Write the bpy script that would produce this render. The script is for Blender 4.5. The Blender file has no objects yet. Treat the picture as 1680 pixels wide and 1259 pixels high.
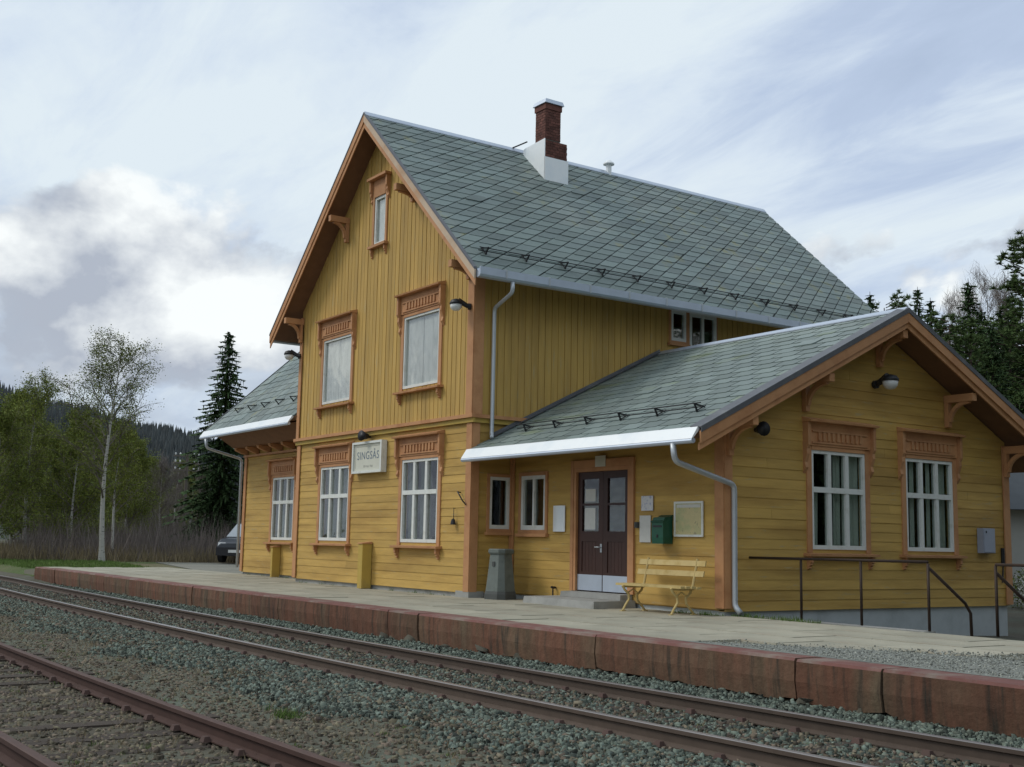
import bpy, math, random
import numpy as np
from mathutils import Vector, Matrix

# ------------------------------------------------------------------ scene, camera, light
S = bpy.context.scene
COL = S.collection
PI = math.pi

cam_d = bpy.data.cameras.new('camera')
cam = bpy.data.objects.new('camera', cam_d)
COL.objects.link(cam)
_f = Vector((-0.8186466, 0.55870817, 0.13290189))
_r = Vector((0.56576316, 0.82433628, 0.01953822))
_u = Vector((0.09863969, -0.09118589, 0.9909366))
CAM = Vector((19.41590832, -12.35381869, 1.07124329))
cam.matrix_world = Matrix(((_r.x, _u.x, -_f.x, CAM.x), (_r.y, _u.y, -_f.y, CAM.y), (_r.z, _u.z, -_f.z, CAM.z), (0, 0, 0, 1)))
cam_d.sensor_width = 36
cam_d.sensor_fit = 'HORIZONTAL'
cam_d.lens = 41.702
cam_d.clip_end = 4000
cam_d.clip_start = 0.1
S.camera = cam

SUN_EL = math.radians(46)
SUN_AZ = math.radians(218)          # compass style: direction the light comes from, 0 = +Y, clockwise
sun_dir = Vector((math.sin(SUN_AZ) * math.cos(SUN_EL), math.cos(SUN_AZ) * math.cos(SUN_EL), math.sin(SUN_EL)))
sl = bpy.data.lights.new('sun', 'SUN')
sl.energy = 1.5
sl.angle = math.radians(18)
sl.color = (1.0, 0.95, 0.87)
so = bpy.data.objects.new('sun', sl)
COL.objects.link(so)
so.rotation_euler = sun_dir.to_track_quat('Z', 'Y').to_euler()

W = bpy.data.worlds.new('World')
S.world = W
W.use_nodes = True
nt = W.node_tree
nt.nodes.clear()
def N(t, **k):
    n = nt.nodes.new(t)
    for a, b in k.items():
        setattr(n, a, b)
    return n
def lk(a, b):
    nt.links.new(a, b)
def mth(op, a, b=None, c=None, clamp=False):
    n = N('ShaderNodeMath', operation=op, use_clamp=clamp)
    for i, v in enumerate((a, b, c)):
        if v is None:
            continue
        if isinstance(v, (int, float)):
            n.inputs[i].default_value = v
        else:
            lk(v, n.inputs[i])
    return n.outputs[0]
def ramp(src, stops):
    n = N('ShaderNodeValToRGB')
    e = n.color_ramp.elements
    while len(e) < len(stops):
        e.new(0.5)
    for el, (p, c) in zip(e, stops):
        el.position = p
        el.color = (c, c, c, 1) if isinstance(c, (int, float)) else (*c, 1)
    lk(src, n.inputs[0])
    return n.outputs[0]
def mixc(f, a, b):
    n = N('ShaderNodeMix', data_type='RGBA')
    for s, v in ((0, f), (6, a), (7, b)):
        if isinstance(v, (int, float)):
            n.inputs[s].default_value = v
        elif isinstance(v, tuple):
            n.inputs[s].default_value = (*v, 1)
        else:
            lk(v, n.inputs[s])
    return n.outputs[2]
sky = N('ShaderNodeTexSky', sky_type='NISHITA')
sky.sun_disc = False
sky.sun_elevation = SUN_EL
sky.sun_rotation = SUN_AZ
sky.air_density = 1.0
sky.dust_density = 1.5
bg1 = N('ShaderNodeBackground')
bg1.inputs[1].default_value = 0.1
lk(sky.outputs[0], bg1.inputs[0])
tc = N('ShaderNodeTexCoord')
sep = N('ShaderNodeSeparateXYZ')
lk(tc.outputs['Generated'], sep.inputs[0])
# project the view direction on a cloud sheet so that clouds flatten towards the horizon
zc = mth('MAXIMUM', sep.outputs[2], 0.0)
den = mth('ADD', zc, 0.16)
cx = mth('DIVIDE', sep.outputs[0], den)
cy = mth('DIVIDE', sep.outputs[1], den)
cmb = N('ShaderNodeCombineXYZ')
lk(cx, cmb.inputs[0]); lk(cy, cmb.inputs[1])
def noise(vec, sc, det, rough, dist=0.0, off=(0, 0, 0), stretch=(1, 1, 1)):
    mp = N('ShaderNodeMapping')
    mp.inputs['Location'].default_value = off
    mp.inputs['Scale'].default_value = stretch
    lk(vec, mp.inputs[0])
    n = N('ShaderNodeTexNoise')
    n.inputs['Scale'].default_value = sc
    n.inputs['Detail'].default_value = det
    n.inputs['Roughness'].default_value = rough
    n.inputs['Distortion'].default_value = dist
    lk(mp.outputs[0], n.inputs['Vector'])
    return n.outputs[0]
high = noise(cmb.outputs[0], 0.9, 7, 0.55, 0.5, (3.1, 1.7, 0), (0.8, 1.7, 1))
high2 = noise(cmb.outputs[0], 2.6, 7, 0.62, 0.6, (9.2, 4.4, 0), (0.7, 1.8, 1))
hmix = mth('ADD', mth('MULTIPLY', high, 0.65), mth('MULTIPLY', high2, 0.35))
cover = ramp(hmix, [(0.30, 0.70), (0.50, 0.98)])
# thin high cloud: pale blue grey to white
hcol = mixc(ramp(hmix, [(0.40, 0.0), (0.57, 1.0)]), (0.60, 0.715, 0.91), (0.82, 0.92, 0.99))
# grey cloud sheet lying lower down, all round the horizon
grey = noise(cmb.outputs[0], 0.55, 5, 0.5, 0.3, (1.0, 7.3, 0), (1, 1, 1))
gband = ramp(sep.outputs[2], [(0.02, 1.0), (0.16, 0.9), (0.27, 0.0)])
gcol = mixc(mth('MULTIPLY', gband, ramp(grey, [(0.36, 0.0), (0.56, 1.0)])), hcol, (0.36, 0.41, 0.51))
# a bank of cumulus low over the hills all round
VEC = tc.outputs['Generated']
OFF = (3.3, 3.9, 0.5)
low = noise(VEC, 4.3, 11, 0.54, 0.1, OFF, (1, 1, 1.45))
up = noise(VEC, 4.3, 7, 0.52, 0.1, (OFF[0] + 0.015, OFF[1] + 0.02, OFF[2] + 0.075), (1, 1, 1.45))
band = ramp(sep.outputs[2], [(0.04, 0.40), (0.14, 0.88), (0.24, 0.88), (0.33, 0.0)])
dens = mth('ADD', low, mth('MULTIPLY', band, 0.30))
cum = ramp(dens, [(0.715, 0.0), (0.755, 0.9), (0.80, 1.0)])
# bright rims where the cloud thins upwards, grey bellies where it is thick above
lit = ramp(mth('ADD', mth('MULTIPLY', mth('SUBTRACT', low, up), 3.0), mth('SUBTRACT', 1.26, dens)), [(0.26, 0.0), (0.62, 1.0)])
ccol = mixc(lit, (0.47, 0.52, 0.61), (1.05, 1.09, 1.09))
cloudcol = mixc(mth('MULTIPLY', cum, 0.96), gcol, ccol)
bg2 = N('ShaderNodeBackground')
bg2.inputs[1].default_value = 0.93
lk(cloudcol, bg2.inputs[0])
covall = mth('MAXIMUM', cover, cum)
ms = N('ShaderNodeMixShader')
lk(covall, ms.inputs[0]); lk(bg1.outputs[0], ms.inputs[1]); lk(bg2.outputs[0], ms.inputs[2])
wo = N('ShaderNodeOutputWorld')
lk(ms.outputs[0], wo.inputs[0])

S.view_settings.view_transform = 'Standard'
S.view_settings.look = 'None'
S.view_settings.exposure = 0.0
S.view_settings.gamma = 1.0
S.view_settings.use_curve_mapping = False

rnd = random.Random(7)

# ------------------------------------------------------------------ materials
def mat(name, col, rough=0.8, metal=0.0, var=0.25, scale=3.0, obj_var=0.12, bump=0.0, bscale=40.0, spec=0.3,
        col2=None, c2pos=(0.5, 0.7), c2scale=1.2, stretch=(1, 1, 1), isl=False, bstretch=(1, 1, 1), col3=None, c3pos=(0.6, 0.75), c3scale=8.0, hue=0.0, c3stretch=(1, 1, 1)):
    m = bpy.data.materials.new(name)
    m.use_nodes = True
    t = m.node_tree
    b = t.nodes['Principled BSDF']
    b.inputs['Roughness'].default_value = rough
    b.inputs['Metallic'].default_value = metal
    b.inputs['Specular IOR Level'].default_value = spec
    def n(ty, **k):
        x = t.nodes.new(ty)
        for a, c in k.items():
            setattr(x, a, c)
        return x
    L = t.links.new
    co = n('ShaderNodeTexCoord')
    def nz(sc, st, det=5, ro=0.6):
        mp = n('ShaderNodeMapping')
        mp.inputs['Scale'].default_value = st
        L(co.outputs['Object'], mp.inputs[0])
        x = n('ShaderNodeTexNoise')
        x.inputs['Scale'].default_value = sc
        x.inputs['Detail'].default_value = det
        x.inputs['Roughness'].default_value = ro
        L(mp.outputs[0], x.inputs['Vector'])
        return x.outputs[0]
    def rmp(src, p):
        x = n('ShaderNodeMapRange')
        x.inputs[1].default_value, x.inputs[2].default_value = p
        L(src, x.inputs[0])
        return x.outputs[0]
    def mx(f, a, c):
        x = n('ShaderNodeMix', data_type='RGBA')
        for s, v in ((0, f), (6, a), (7, c)):
            if isinstance(v, tuple):
                x.inputs[s].default_value = (*v, 1)
            elif isinstance(v, (int, float)):
                x.inputs[s].default_value = v
            else:
                L(v, x.inputs[s])
        return x.outputs[2]
    cur = col
    if col2:
        cur = mx(rmp(nz(c2scale, stretch), c2pos), cur, col2)
    if col3:
        cur = mx(rmp(nz(c3scale, c3stretch), c3pos), cur, col3)
    hs = n('ShaderNodeHueSaturation')
    if isinstance(cur, tuple):
        hs.inputs['Color'].default_value = (*cur, 1)
    else:
        L(cur, hs.inputs['Color'])
    v = n('ShaderNodeMath', operation='MULTIPLY_ADD')
    L(nz(scale, stretch), v.inputs[0])
    v.inputs[1].default_value = var * 2
    v.inputs[2].default_value = 1 - var
    oi = n('ShaderNodeObjectInfo')
    src = oi.outputs['Random']
    if isl:
        g = n('ShaderNodeNewGeometry')
        ad = n('ShaderNodeMath', operation='ADD')
        L(src, ad.inputs[0]); L(g.outputs['Random Per Island'], ad.inputs[1])
        fr = n('ShaderNodeMath', operation='FRACT')
        L(ad.outputs[0], fr.inputs[0])
        src = fr.outputs[0]
    o = n('ShaderNodeMath', operation='MULTIPLY_ADD')
    L(src, o.inputs[0])
    o.inputs[1].default_value = obj_var * 2
    o.inputs[2].default_value = 1 - obj_var
    pr = n('ShaderNodeMath', operation='MULTIPLY')
    L(v.outputs[0], pr.inputs[0]); L(o.outputs[0], pr.inputs[1])
    L(pr.outputs[0], hs.inputs['Value'])
    if hue:
        hh = n('ShaderNodeMath', operation='MULTIPLY_ADD')
        wn = n('ShaderNodeTexWhiteNoise', noise_dimensions='1D')
        L(src, wn.inputs['W'])
        L(wn.outputs[0], hh.inputs[0])
        hh.inputs[1].default_value = hue * 2
        hh.inputs[2].default_value = 0.5 - hue
        L(hh.outputs[0], hs.inputs['Hue'])
    L(hs.outputs[0], b.inputs['Base Color'])
    if bump:
        bp = n('ShaderNodeBump')
        bp.inputs['Strength'].default_value = 1.0
        bp.inputs['Distance'].default_value = bump
        L(nz(bscale, bstretch), bp.inputs['Height'])
        L(bp.outputs[0], b.inputs['Normal'])
    return m

def glass_mat(name, tint, f0=0.10, rough=0.02):
    m = bpy.data.materials.new(name)
    m.use_nodes = True
    t = m.node_tree
    t.nodes.clear()
    o = t.nodes.new('ShaderNodeOutputMaterial')
    mx = t.nodes.new('ShaderNodeMixShader')
    tr = t.nodes.new('ShaderNodeBsdfTransparent')
    tr.inputs[0].default_value = (*tint, 1)
    gl = t.nodes.new('ShaderNodeBsdfGlossy')
    gl.inputs['Roughness'].default_value = rough
    fr = t.nodes.new('ShaderNodeFresnel')
    ge = t.nodes.new('ShaderNodeNewGeometry')
    ir = t.nodes.new('ShaderNodeMapRange')
    ir.inputs[3].default_value = 1.5
    ir.inputs[4].default_value = 1 / 1.5
    t.links.new(ge.outputs['Backfacing'], ir.inputs[0])
    t.links.new(ir.outputs[0], fr.inputs[0])
    ad = t.nodes.new('ShaderNodeMath')
    ad.operation = 'ADD'
    ad.use_clamp = True
    ad.inputs[1].default_value = f0
    nz = t.nodes.new('ShaderNodeTexNoise')
    nz.inputs['Scale'].default_value = 2.2
    bp = t.nodes.new('ShaderNodeBump')
    bp.inputs['Distance'].default_value = 0.006
    tcn = t.nodes.new('ShaderNodeTexCoord')
    t.links.new(tcn.outputs['Object'], nz.inputs['Vector'])
    t.links.new(nz.outputs[0], bp.inputs['Height'])
    t.links.new(bp.outputs[0], gl.inputs['Normal'])
    t.links.new(fr.outputs[0], ad.inputs[0])
    t.links.new(ad.outputs[0], mx.inputs[0])
    t.links.new(tr.outputs[0], mx.inputs[1])
    t.links.new(gl.outputs[0], mx.inputs[2])
    t.links.new(mx.outputs[0], o.inputs[0])
    return m

OCH = (0.51, 0.328, 0.090)
M = {}
M['yellow_h'] = mat('yellow_paint_boards', OCH, 0.65, var=0.26, scale=3.2, obj_var=0.085, stretch=(0.35, 0.35, 3), bump=0.002, bscale=30,
                    bstretch=(0.3, 0.3, 4), col2=(0.40, 0.245, 0.065), c2pos=(0.45, 0.62), c2scale=0.9, col3=(0.40, 0.31, 0.15), c3pos=(0.60, 0.74), c3scale=7, c3stretch=(0.4, 0.4, 3))
M['yellow_v'] = mat('yellow_paint_upright_boards', OCH, 0.65, var=0.26, scale=3.0, obj_var=0.085, stretch=(3, 3, 0.3), bump=0.002, bscale=30,
                    bstretch=(4, 4, 0.3), col2=(0.43, 0.275, 0.08), c2pos=(0.45, 0.65), c2scale=1.0, col3=(0.43, 0.34, 0.17), c3pos=(0.60, 0.74), c3scale=7, c3stretch=(3, 3, 0.3))
M['yellow'] = mat('yellow_paint', (0.44, 0.31, 0.07), 0.6, var=0.15, col2=(0.34, 0.24, 0.07), c2scale=3)
M['bench'] = mat('bench_paint', (0.52, 0.40, 0.17), 0.5, var=0.2, col2=(0.42, 0.30, 0.10), c2scale=5, obj_var=0.06)
M['orange'] = mat('orange_brown_trim', (0.48, 0.245, 0.112), 0.6, var=0.18, scale=4, obj_var=0.08, col2=(0.40, 0.185, 0.08), c2scale=2.5, bump=0.001, bscale=40)
M['orange_pale'] = mat('sun_bleached_trim', (0.60, 0.47, 0.34), 0.65, var=0.2, scale=3, obj_var=0.06, col2=(0.48, 0.28, 0.15), c2pos=(0.45, 0.75), c2scale=1.4)
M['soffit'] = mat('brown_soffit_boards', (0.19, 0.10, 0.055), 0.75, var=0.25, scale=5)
M['white'] = mat('white_sash_paint', (0.68, 0.70, 0.66), 0.5, var=0.10, scale=6, obj_var=0.04, col2=(0.55, 0.56, 0.50), c2scale=6)
M['sheet'] = mat('galvanised_sheet', (0.50, 0.56, 0.64), 0.45, metal=0.5, var=0.18, scale=3, obj_var=0.04, col2=(0.48, 0.53, 0.60), c2scale=1.5)
M['sheet_white'] = mat('white_sheet_metal', (0.84, 0.87, 0.87), 0.45, metal=0.1, var=0.06, scale=2, obj_var=0.03, col2=(0.74, 0.79, 0.81), c2scale=2)
M['sheet_dark'] = mat('blue_grey_verge_sheet', (0.115, 0.12, 0.13), 0.5, metal=0.2, var=0.25, scale=3, col2=(0.17, 0.175, 0.175), c2scale=2)
M['pipe'] = mat('grey_downpipe', (0.46, 0.49, 0.51), 0.4, metal=0.4, var=0.12, scale=3)
M['slate'] = mat('green_grey_slate', (0.145, 0.188, 0.175), 0.55, var=0.22, scale=2.2, obj_var=0.22, isl=True, spec=0.35, hue=0.012,
                 col2=(0.185, 0.22, 0.20), c2pos=(0.45, 0.7), c2scale=0.5, bump=0.003, bscale=25, col3=(0.19, 0.20, 0.11), c3pos=(0.58, 0.72), c3scale=2.2)
M['slate_w'] = mat('mossy_slate', (0.175, 0.215, 0.20), 0.55, var=0.22, scale=2.2, obj_var=0.18, isl=True, spec=0.35, hue=0.012,
                   col2=(0.22, 0.26, 0.225), c2pos=(0.45, 0.7), c2scale=0.5, bump=0.003, bscale=25, col3=(0.16, 0.20, 0.085), c3pos=(0.55, 0.75), c3scale=1.1, c3stretch=(0.5, 1.5, 1))
M['felt'] = mat('dark_roofing_felt', (0.030, 0.036, 0.036), 0.9)
M['brick'] = mat('dark_red_brick', (0.13, 0.055, 0.042), 0.85, var=0.5, scale=7, obj_var=0.35, isl=True, bump=0.004, bscale=40)
M['mortar'] = mat('grey_mortar', (0.20, 0.17, 0.15), 0.9)
M['concrete'] = mat('grey_concrete', (0.30, 0.30, 0.28), 0.9, var=0.25, scale=4, col2=(0.20, 0.20, 0.18), c2scale=1.5, bump=0.004, bscale=30)
M['foundation'] = mat('pale_plinth', (0.52, 0.56, 0.56), 0.9, var=0.2, scale=2, col2=(0.40, 0.43, 0.43), c2scale=2, bump=0.003, bscale=30)
M['door'] = mat('dark_red_brown_door', (0.046, 0.019, 0.013), 0.45, var=0.3, scale=6, stretch=(4, 4, 0.5), spec=0.4)
M['black'] = mat('black_metal', (0.018, 0.018, 0.020), 0.5, spec=0.4)
M['rust_rail'] = mat('handrail_paint', (0.045, 0.03, 0.022), 0.6, metal=0.3, var=0.3, scale=8)
M['iron'] = mat('snow_guard_iron', (0.025, 0.028, 0.030), 0.6, metal=0.4)
M['globe'] = mat('opal_globe', (0.66, 0.67, 0.65), 0.25)
M['bin'] = mat('grey_green_concrete', (0.15, 0.17, 0.155), 0.85, var=0.22, scale=5, col2=(0.10, 0.115, 0.10), c2scale=3, bump=0.003, bscale=60)
M['bin_dark'] = mat('dark_bin_base', (0.085, 0.09, 0.085), 0.8, var=0.2, scale=6)
M['green'] = mat('dark_green_enamel', (0.012, 0.075, 0.045), 0.4, spec=0.4, var=0.15)
M['paper'] = mat('white_paper', (0.62, 0.62, 0.58), 0.7, var=0.12, scale=14)
M['paper_b'] = mat('white_notice', (0.66, 0.66, 0.66), 0.6, var=0.10, scale=20, col2=(0.40, 0.42, 0.55), c2pos=(0.52, 0.62), c2scale=16)
M['map'] = mat('yellowed_map', (0.52, 0.45, 0.24), 0.5, var=0.15, scale=12, col2=(0.42, 0.42, 0.22), c2pos=(0.45, 0.6), c2scale=5, col3=(0.30, 0.26, 0.16), c3pos=(0.60, 0.64), c3scale=12)
M['sign'] = mat('cream_sign_board', (0.62, 0.62, 0.52), 0.5, var=0.12, scale=4)
M['letter'] = mat('blue_grey_lettering', (0.14, 0.18, 0.22), 0.6)
M['letter_p'] = mat('faded_lettering', (0.40, 0.40, 0.34), 0.6)
M['cabinet'] = mat('grey_blue_cabinet', (0.34, 0.37, 0.44), 0.5, var=0.08)
M['cloth'] = mat('white_curtain', (0.66, 0.68, 0.62), 0.9, var=0.12, scale=8, stretch=(5, 5, 0.4))
M['cloth_g'] = mat('dim_green_curtain', (0.12, 0.15, 0.12), 0.9, var=0.2, scale=6, stretch=(5, 5, 0.4))
M['blind'] = mat('pale_blind_boards', (0.76, 0.77, 0.74), 0.7, var=0.2, scale=5, obj_var=0.06, col2=(0.58, 0.60, 0.57), c2pos=(0.48, 0.65), c2scale=3, stretch=(2, 2, 0.8))
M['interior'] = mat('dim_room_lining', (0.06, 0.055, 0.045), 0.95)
M['pane'] = glass_mat('window_glass', (0.93, 0.94, 0.93), 0.05)
M['pane_d'] = glass_mat('dark_window_glass', (0.82, 0.86, 0.84), 0.03)
M['rail_steel'] = mat('worn_rail_steel', (0.24, 0.22, 0.21), 0.35, metal=0.55, var=0.2, scale=5, spec=0.4)
M['rail_rust'] = mat('rusty_rail', (0.092, 0.055, 0.045), 0.75, metal=0.1, var=0.25, scale=9, obj_var=0.05, col2=(0.085, 0.055, 0.045), c2scale=4)
M['rail_web'] = mat('oily_rail_side', (0.082, 0.060, 0.046), 0.8, var=0.3, scale=7)
M['rail_side_rust'] = mat('rusty_rail_side', (0.068, 0.037, 0.029), 0.85, var=0.3, scale=7)
M['sleeper'] = mat('old_timber_sleeper', (0.058, 0.046, 0.036), 0.9, var=0.35, scale=8, stretch=(6, 1, 1), bump=0.01, bscale=20, bstretch=(5, 0.6, 1))
M['ballast'] = mat('green_grey_ballast', (0.100, 0.122, 0.098), 0.9, var=0.2, scale=30, obj_var=0.85, isl=True, hue=0.05)
M['ballast_b'] = mat('brown_grey_gravel', (0.125, 0.105, 0.074), 0.9, var=0.2, scale=30, obj_var=0.65, isl=True, hue=0.03)
M['chip'] = mat('grey_chippings', (0.22, 0.23, 0.20), 0.9, var=0.2, scale=30, obj_var=0.6, isl=True, hue=0.02)
M['rubble'] = mat('rubble_stone', (0.085, 0.08, 0.06), 0.9, var=0.3, scale=12, obj_var=0.3, isl=True, bump=0.01, bscale=18)
M['earth'] = mat('gravelly_earth', (0.082, 0.072, 0.050), 0.95, var=0.4, scale=18, col2=(0.10, 0.115, 0.085), c2pos=(0.4, 0.65), c2scale=0.45, bump=0.03, bscale=14,
                 col3=(0.06, 0.055, 0.04), c3pos=(0.5, 0.75), c3scale=1.6)
M['grass_g'] = mat('spring_turf', (0.07, 0.10, 0.028), 0.95, var=0.35, scale=4, col2=(0.13, 0.12, 0.06), c2pos=(0.48, 0.6), c2scale=0.08, bump=0.06, bscale=6)
M['yard'] = mat('gravel_yard', (0.20, 0.195, 0.16), 0.95, var=0.25, scale=12, col2=(0.15, 0.15, 0.12), c2scale=0.3, bump=0.012, bscale=60)
M['paving'] = mat('worn_platform_slab', (0.35, 0.33, 0.255), 0.9, var=0.25, scale=5, obj_var=0.10, col2=(0.26, 0.255, 0.20), c2pos=(0.45, 0.7), c2scale=1.2, bump=0.003, bscale=50, col3=(0.38, 0.31, 0.23), c3pos=(0.55, 0.8), c3scale=0.7)
M['joint'] = mat('sand_between_slabs', (0.19, 0.185, 0.14), 0.95, var=0.3, scale=10)
M['asphalt'] = mat('grey_gravel_surface', (0.215, 0.225, 0.20), 0.95, var=0.35, scale=45, col2=(0.16, 0.17, 0.15), c2pos=(0.45, 0.7), c2scale=1.2, bump=0.012, bscale=70)
M['edge'] = mat('red_stained_edge_block', (0.140, 0.066, 0.040), 0.9, var=0.55, scale=9, obj_var=0.18, col2=(0.115, 0.085, 0.052), c2pos=(0.45, 0.68), c2scale=1.4, stretch=(1.0, 1, 0.25),
                bump=0.012, bscale=14, col3=(0.04, 0.034, 0.025), c3pos=(0.53, 0.72), c3scale=4.5, c3stretch=(2.5, 1, 0.22))
M['redpaint'] = mat('faded_red_edge_paint', (0.165, 0.072, 0.060), 0.85, var=0.3, scale=6, obj_var=0.08, col2=(0.21, 0.165, 0.135), c2pos=(0.46, 0.66), c2scale=2.2)
M['bark_b'] = mat('birch_bark', (0.40, 0.39, 0.35), 0.85, var=0.2, scale=6, col2=(0.06, 0.055, 0.05), c2pos=(0.58, 0.66), c2scale=5, stretch=(1, 1, 2.2), bump=0.01, bscale=20)
M['bark_limb'] = mat('birch_limbs', (0.15, 0.13, 0.11), 0.9, var=0.3)
M['bark_d'] = mat('dark_conifer_bark', (0.06, 0.045, 0.035), 0.95, var=0.3)
M['leaf_b'] = mat('spring_birch_leaf', (0.175, 0.205, 0.046), 0.8, spec=0.08, var=0.25, scale=0.8, obj_var=0.35, isl=True, hue=0.02)
M['leaf_b2'] = mat('olive_birch_leaf', (0.14, 0.168, 0.040), 0.8, spec=0.08, var=0.3, scale=0.7, obj_var=0.35, isl=True, hue=0.02)
M['needle'] = mat('spruce_needles', (0.060, 0.100, 0.042), 0.8, spec=0.08, var=0.3, scale=0.8, obj_var=0.4, isl=True)
M['needle2'] = mat('pine_needles', (0.085, 0.128, 0.046), 0.8, spec=0.08, var=0.3, scale=0.8, obj_var=0.4, isl=True)
M['twig'] = mat('bare_twigs', (0.16, 0.135, 0.12), 0.9, var=0.3, isl=True, obj_var=0.3)
M['farwood'] = mat('far_spruce_wood', (0.030, 0.038, 0.040), 0.9, var=0.3, scale=0.05, obj_var=0.35, isl=True)
M['hill'] = mat('wooded_hill_ground', (0.040, 0.050, 0.038), 0.95, var=0.3, scale=0.05)
M['dry'] = mat('dry_grass', (0.21, 0.17, 0.10), 0.9, var=0.3, isl=True, obj_var=0.35, scale=1)
M['tuft'] = mat('green_grass_blades', (0.10, 0.16, 0.035), 0.85, var=0.3, isl=True, obj_var=0.35, scale=1)
M['pole'] = mat('weathered_pole', (0.14, 0.12, 0.10), 0.9, var=0.2, scale=6)
M['car'] = mat('dark_grey_car_paint', (0.05, 0.055, 0.065), 0.3, spec=0.5, var=0.05)
M['car_glass'] = mat('car_glass', (0.35, 0.38, 0.40), 0.08, spec=0.6, var=0.05)
M['tyre'] = mat('tyre_rubber', (0.02, 0.02, 0.02), 0.9)
M['rim'] = mat('wheel_rim', (0.4, 0.4, 0.4), 0.35, metal=0.7)
M['lampglass'] = mat('headlamp_glass', (0.75, 0.75, 0.72), 0.15, spec=0.6)
M['plate'] = mat('number_plate', (0.75, 0.75, 0.72), 0.5)
M['housewhite'] = mat('white_house_boards', (0.45, 0.45, 0.42), 0.7, var=0.1)
M['darkroof'] = mat('dark_house_roof', (0.05, 0.058, 0.065), 0.8, var=0.2)

# ------------------------------------------------------------------ mesh helpers
class MB:
    def __init__(s):
        s.v = []; s.f = []; s.mi = []
    def add(s, vs, fs, mi=0):
        b = len(s.v)
        s.v.extend([tuple(p) for p in vs])
        s.f.extend([tuple(b + i for i in f) for f in fs])
        s.mi.extend([mi] * len(fs))
    def hexa(s, p, mi=0):         # p: 8 points, 0-3 bottom ring, 4-7 top ring
        s.add(p, [(3, 2, 1, 0), (4, 5, 6, 7), (0, 1, 5, 4), (1, 2, 6, 5), (2, 3, 7, 6), (3, 0, 4, 7)], mi)
    def box(s, x0, x1, y0, y1, z0, z1, mi=0):
        s.hexa([(x0, y0, z0), (x1, y0, z0), (x1, y1, z0), (x0, y1, z0), (x0, y0, z1), (x1, y0, z1), (x1, y1, z1), (x0, y1, z1)], mi)
    def fbox(s, fr, u0, u1, z0, z1, d0, d1, mi=0):
        P = fr.P
        s.hexa([P(u0, z0, d1), P(u1, z0, d1), P(u1, z0, d0), P(u0, z0, d0), P(u0, z1, d1), P(u1, z1, d1), P(u1, z1, d0), P(u0, z1, d0)], mi)
    def prism(s, ring0, ring1, mi=0):
        n = len(ring0)
        s.add(list(ring0) + list(ring1), [tuple(range(n))[::-1], tuple(range(n, 2 * n))] + [(i, (i + 1) % n, n + (i + 1) % n, n + i) for i in range(n)], mi)
    def beam(s, a, b, w, h, up=(0, 0, 1), mi=0):
        a = Vector(a); b = Vector(b); d = (b - a).normalized(); up = Vector(up)
        if abs(d.dot(up)) > 0.95:
            up = Vector((1, 0, 0))
        r = d.cross(up).normalized(); t = r.cross(d)
        q = [(-1, -1), (1, -1), (1, 1), (-1, 1)]
        s.prism([a + r * (x * w / 2) + t * (y * h / 2) for x, y in q], [b + r * (x * w / 2) + t * (y * h / 2) for x, y in q], mi)
    def tube(s, pts, rad, n=8, mi=0, cap=True):
        pts = [Vector(p) for p in pts]
        k = len(pts)
        rads = rad if isinstance(rad, (list, tuple)) else [rad] * k
        d0 = (pts[1] - pts[0]).normalized()
        r = d0.orthogonal().normalized()
        base = len(s.v)
        for i, p in enumerate(pts):
            d = (pts[min(i + 1, k - 1)] - pts[max(i - 1, 0)]).normalized()
            r = (r - d * r.dot(d))
            r = r.normalized() if r.length > 1e-6 else d.orthogonal().normalized()
            t = d.cross(r)
            for j in range(n):
                a = 2 * PI * j / n
                s.v.append(tuple(p + (r * math.cos(a) + t * math.sin(a)) * rads[i]))
        for i in range(k - 1):
            for j in range(n):
                a = base + i * n + j; b = base + i * n + (j + 1) % n
                s.f.append((a, b, b + n, a + n)); s.mi.append(mi)
        if cap:
            s.f.append(tuple(base + j for j in range(n))[::-1]); s.mi.append(mi)
            s.f.append(tuple(base + (k - 1) * n + j for j in range(n))); s.mi.append(mi)
    def lathe(s, c, prof, n=16, mi=0, sq=None):
        base = len(s.v)
        for r, z in prof:
            for j in range(n):
                a = 2 * PI * j / n
                s.v.append((c[0] + r * math.cos(a), c[1] + r * math.sin(a), c[2] + z))
        for i in range(len(prof) - 1):
            for j in range(n):
                a = base + i * n + j; b = base + i * n + (j + 1) % n
                s.f.append((a, b, b + n, a + n)); s.mi.append(mi)
        s.f.append(tuple(base + j for j in range(n))[::-1]); s.mi.append(mi)
        s.f.append(tuple(base + (len(prof) - 1) * n + j for j in range(n))); s.mi.append(mi)
    def mesh(s, name, mats):
        me = bpy.data.meshes.new(name)
        me.from_pydata(s.v, [], s.f)
        for m in (mats if isinstance(mats, (list, tuple)) else [mats]):
            me.materials.append(M[m])
        if any(s.mi):
            me.polygons.foreach_set('material_index', s.mi)
        return me
    def build(s, name, mats, parent=None, smooth=False):
        me = s.mesh(name, mats)
        if smooth:
            me.polygons.foreach_set('use_smooth', [True] * len(me.polygons))
        return link(name, me, parent)

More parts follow.
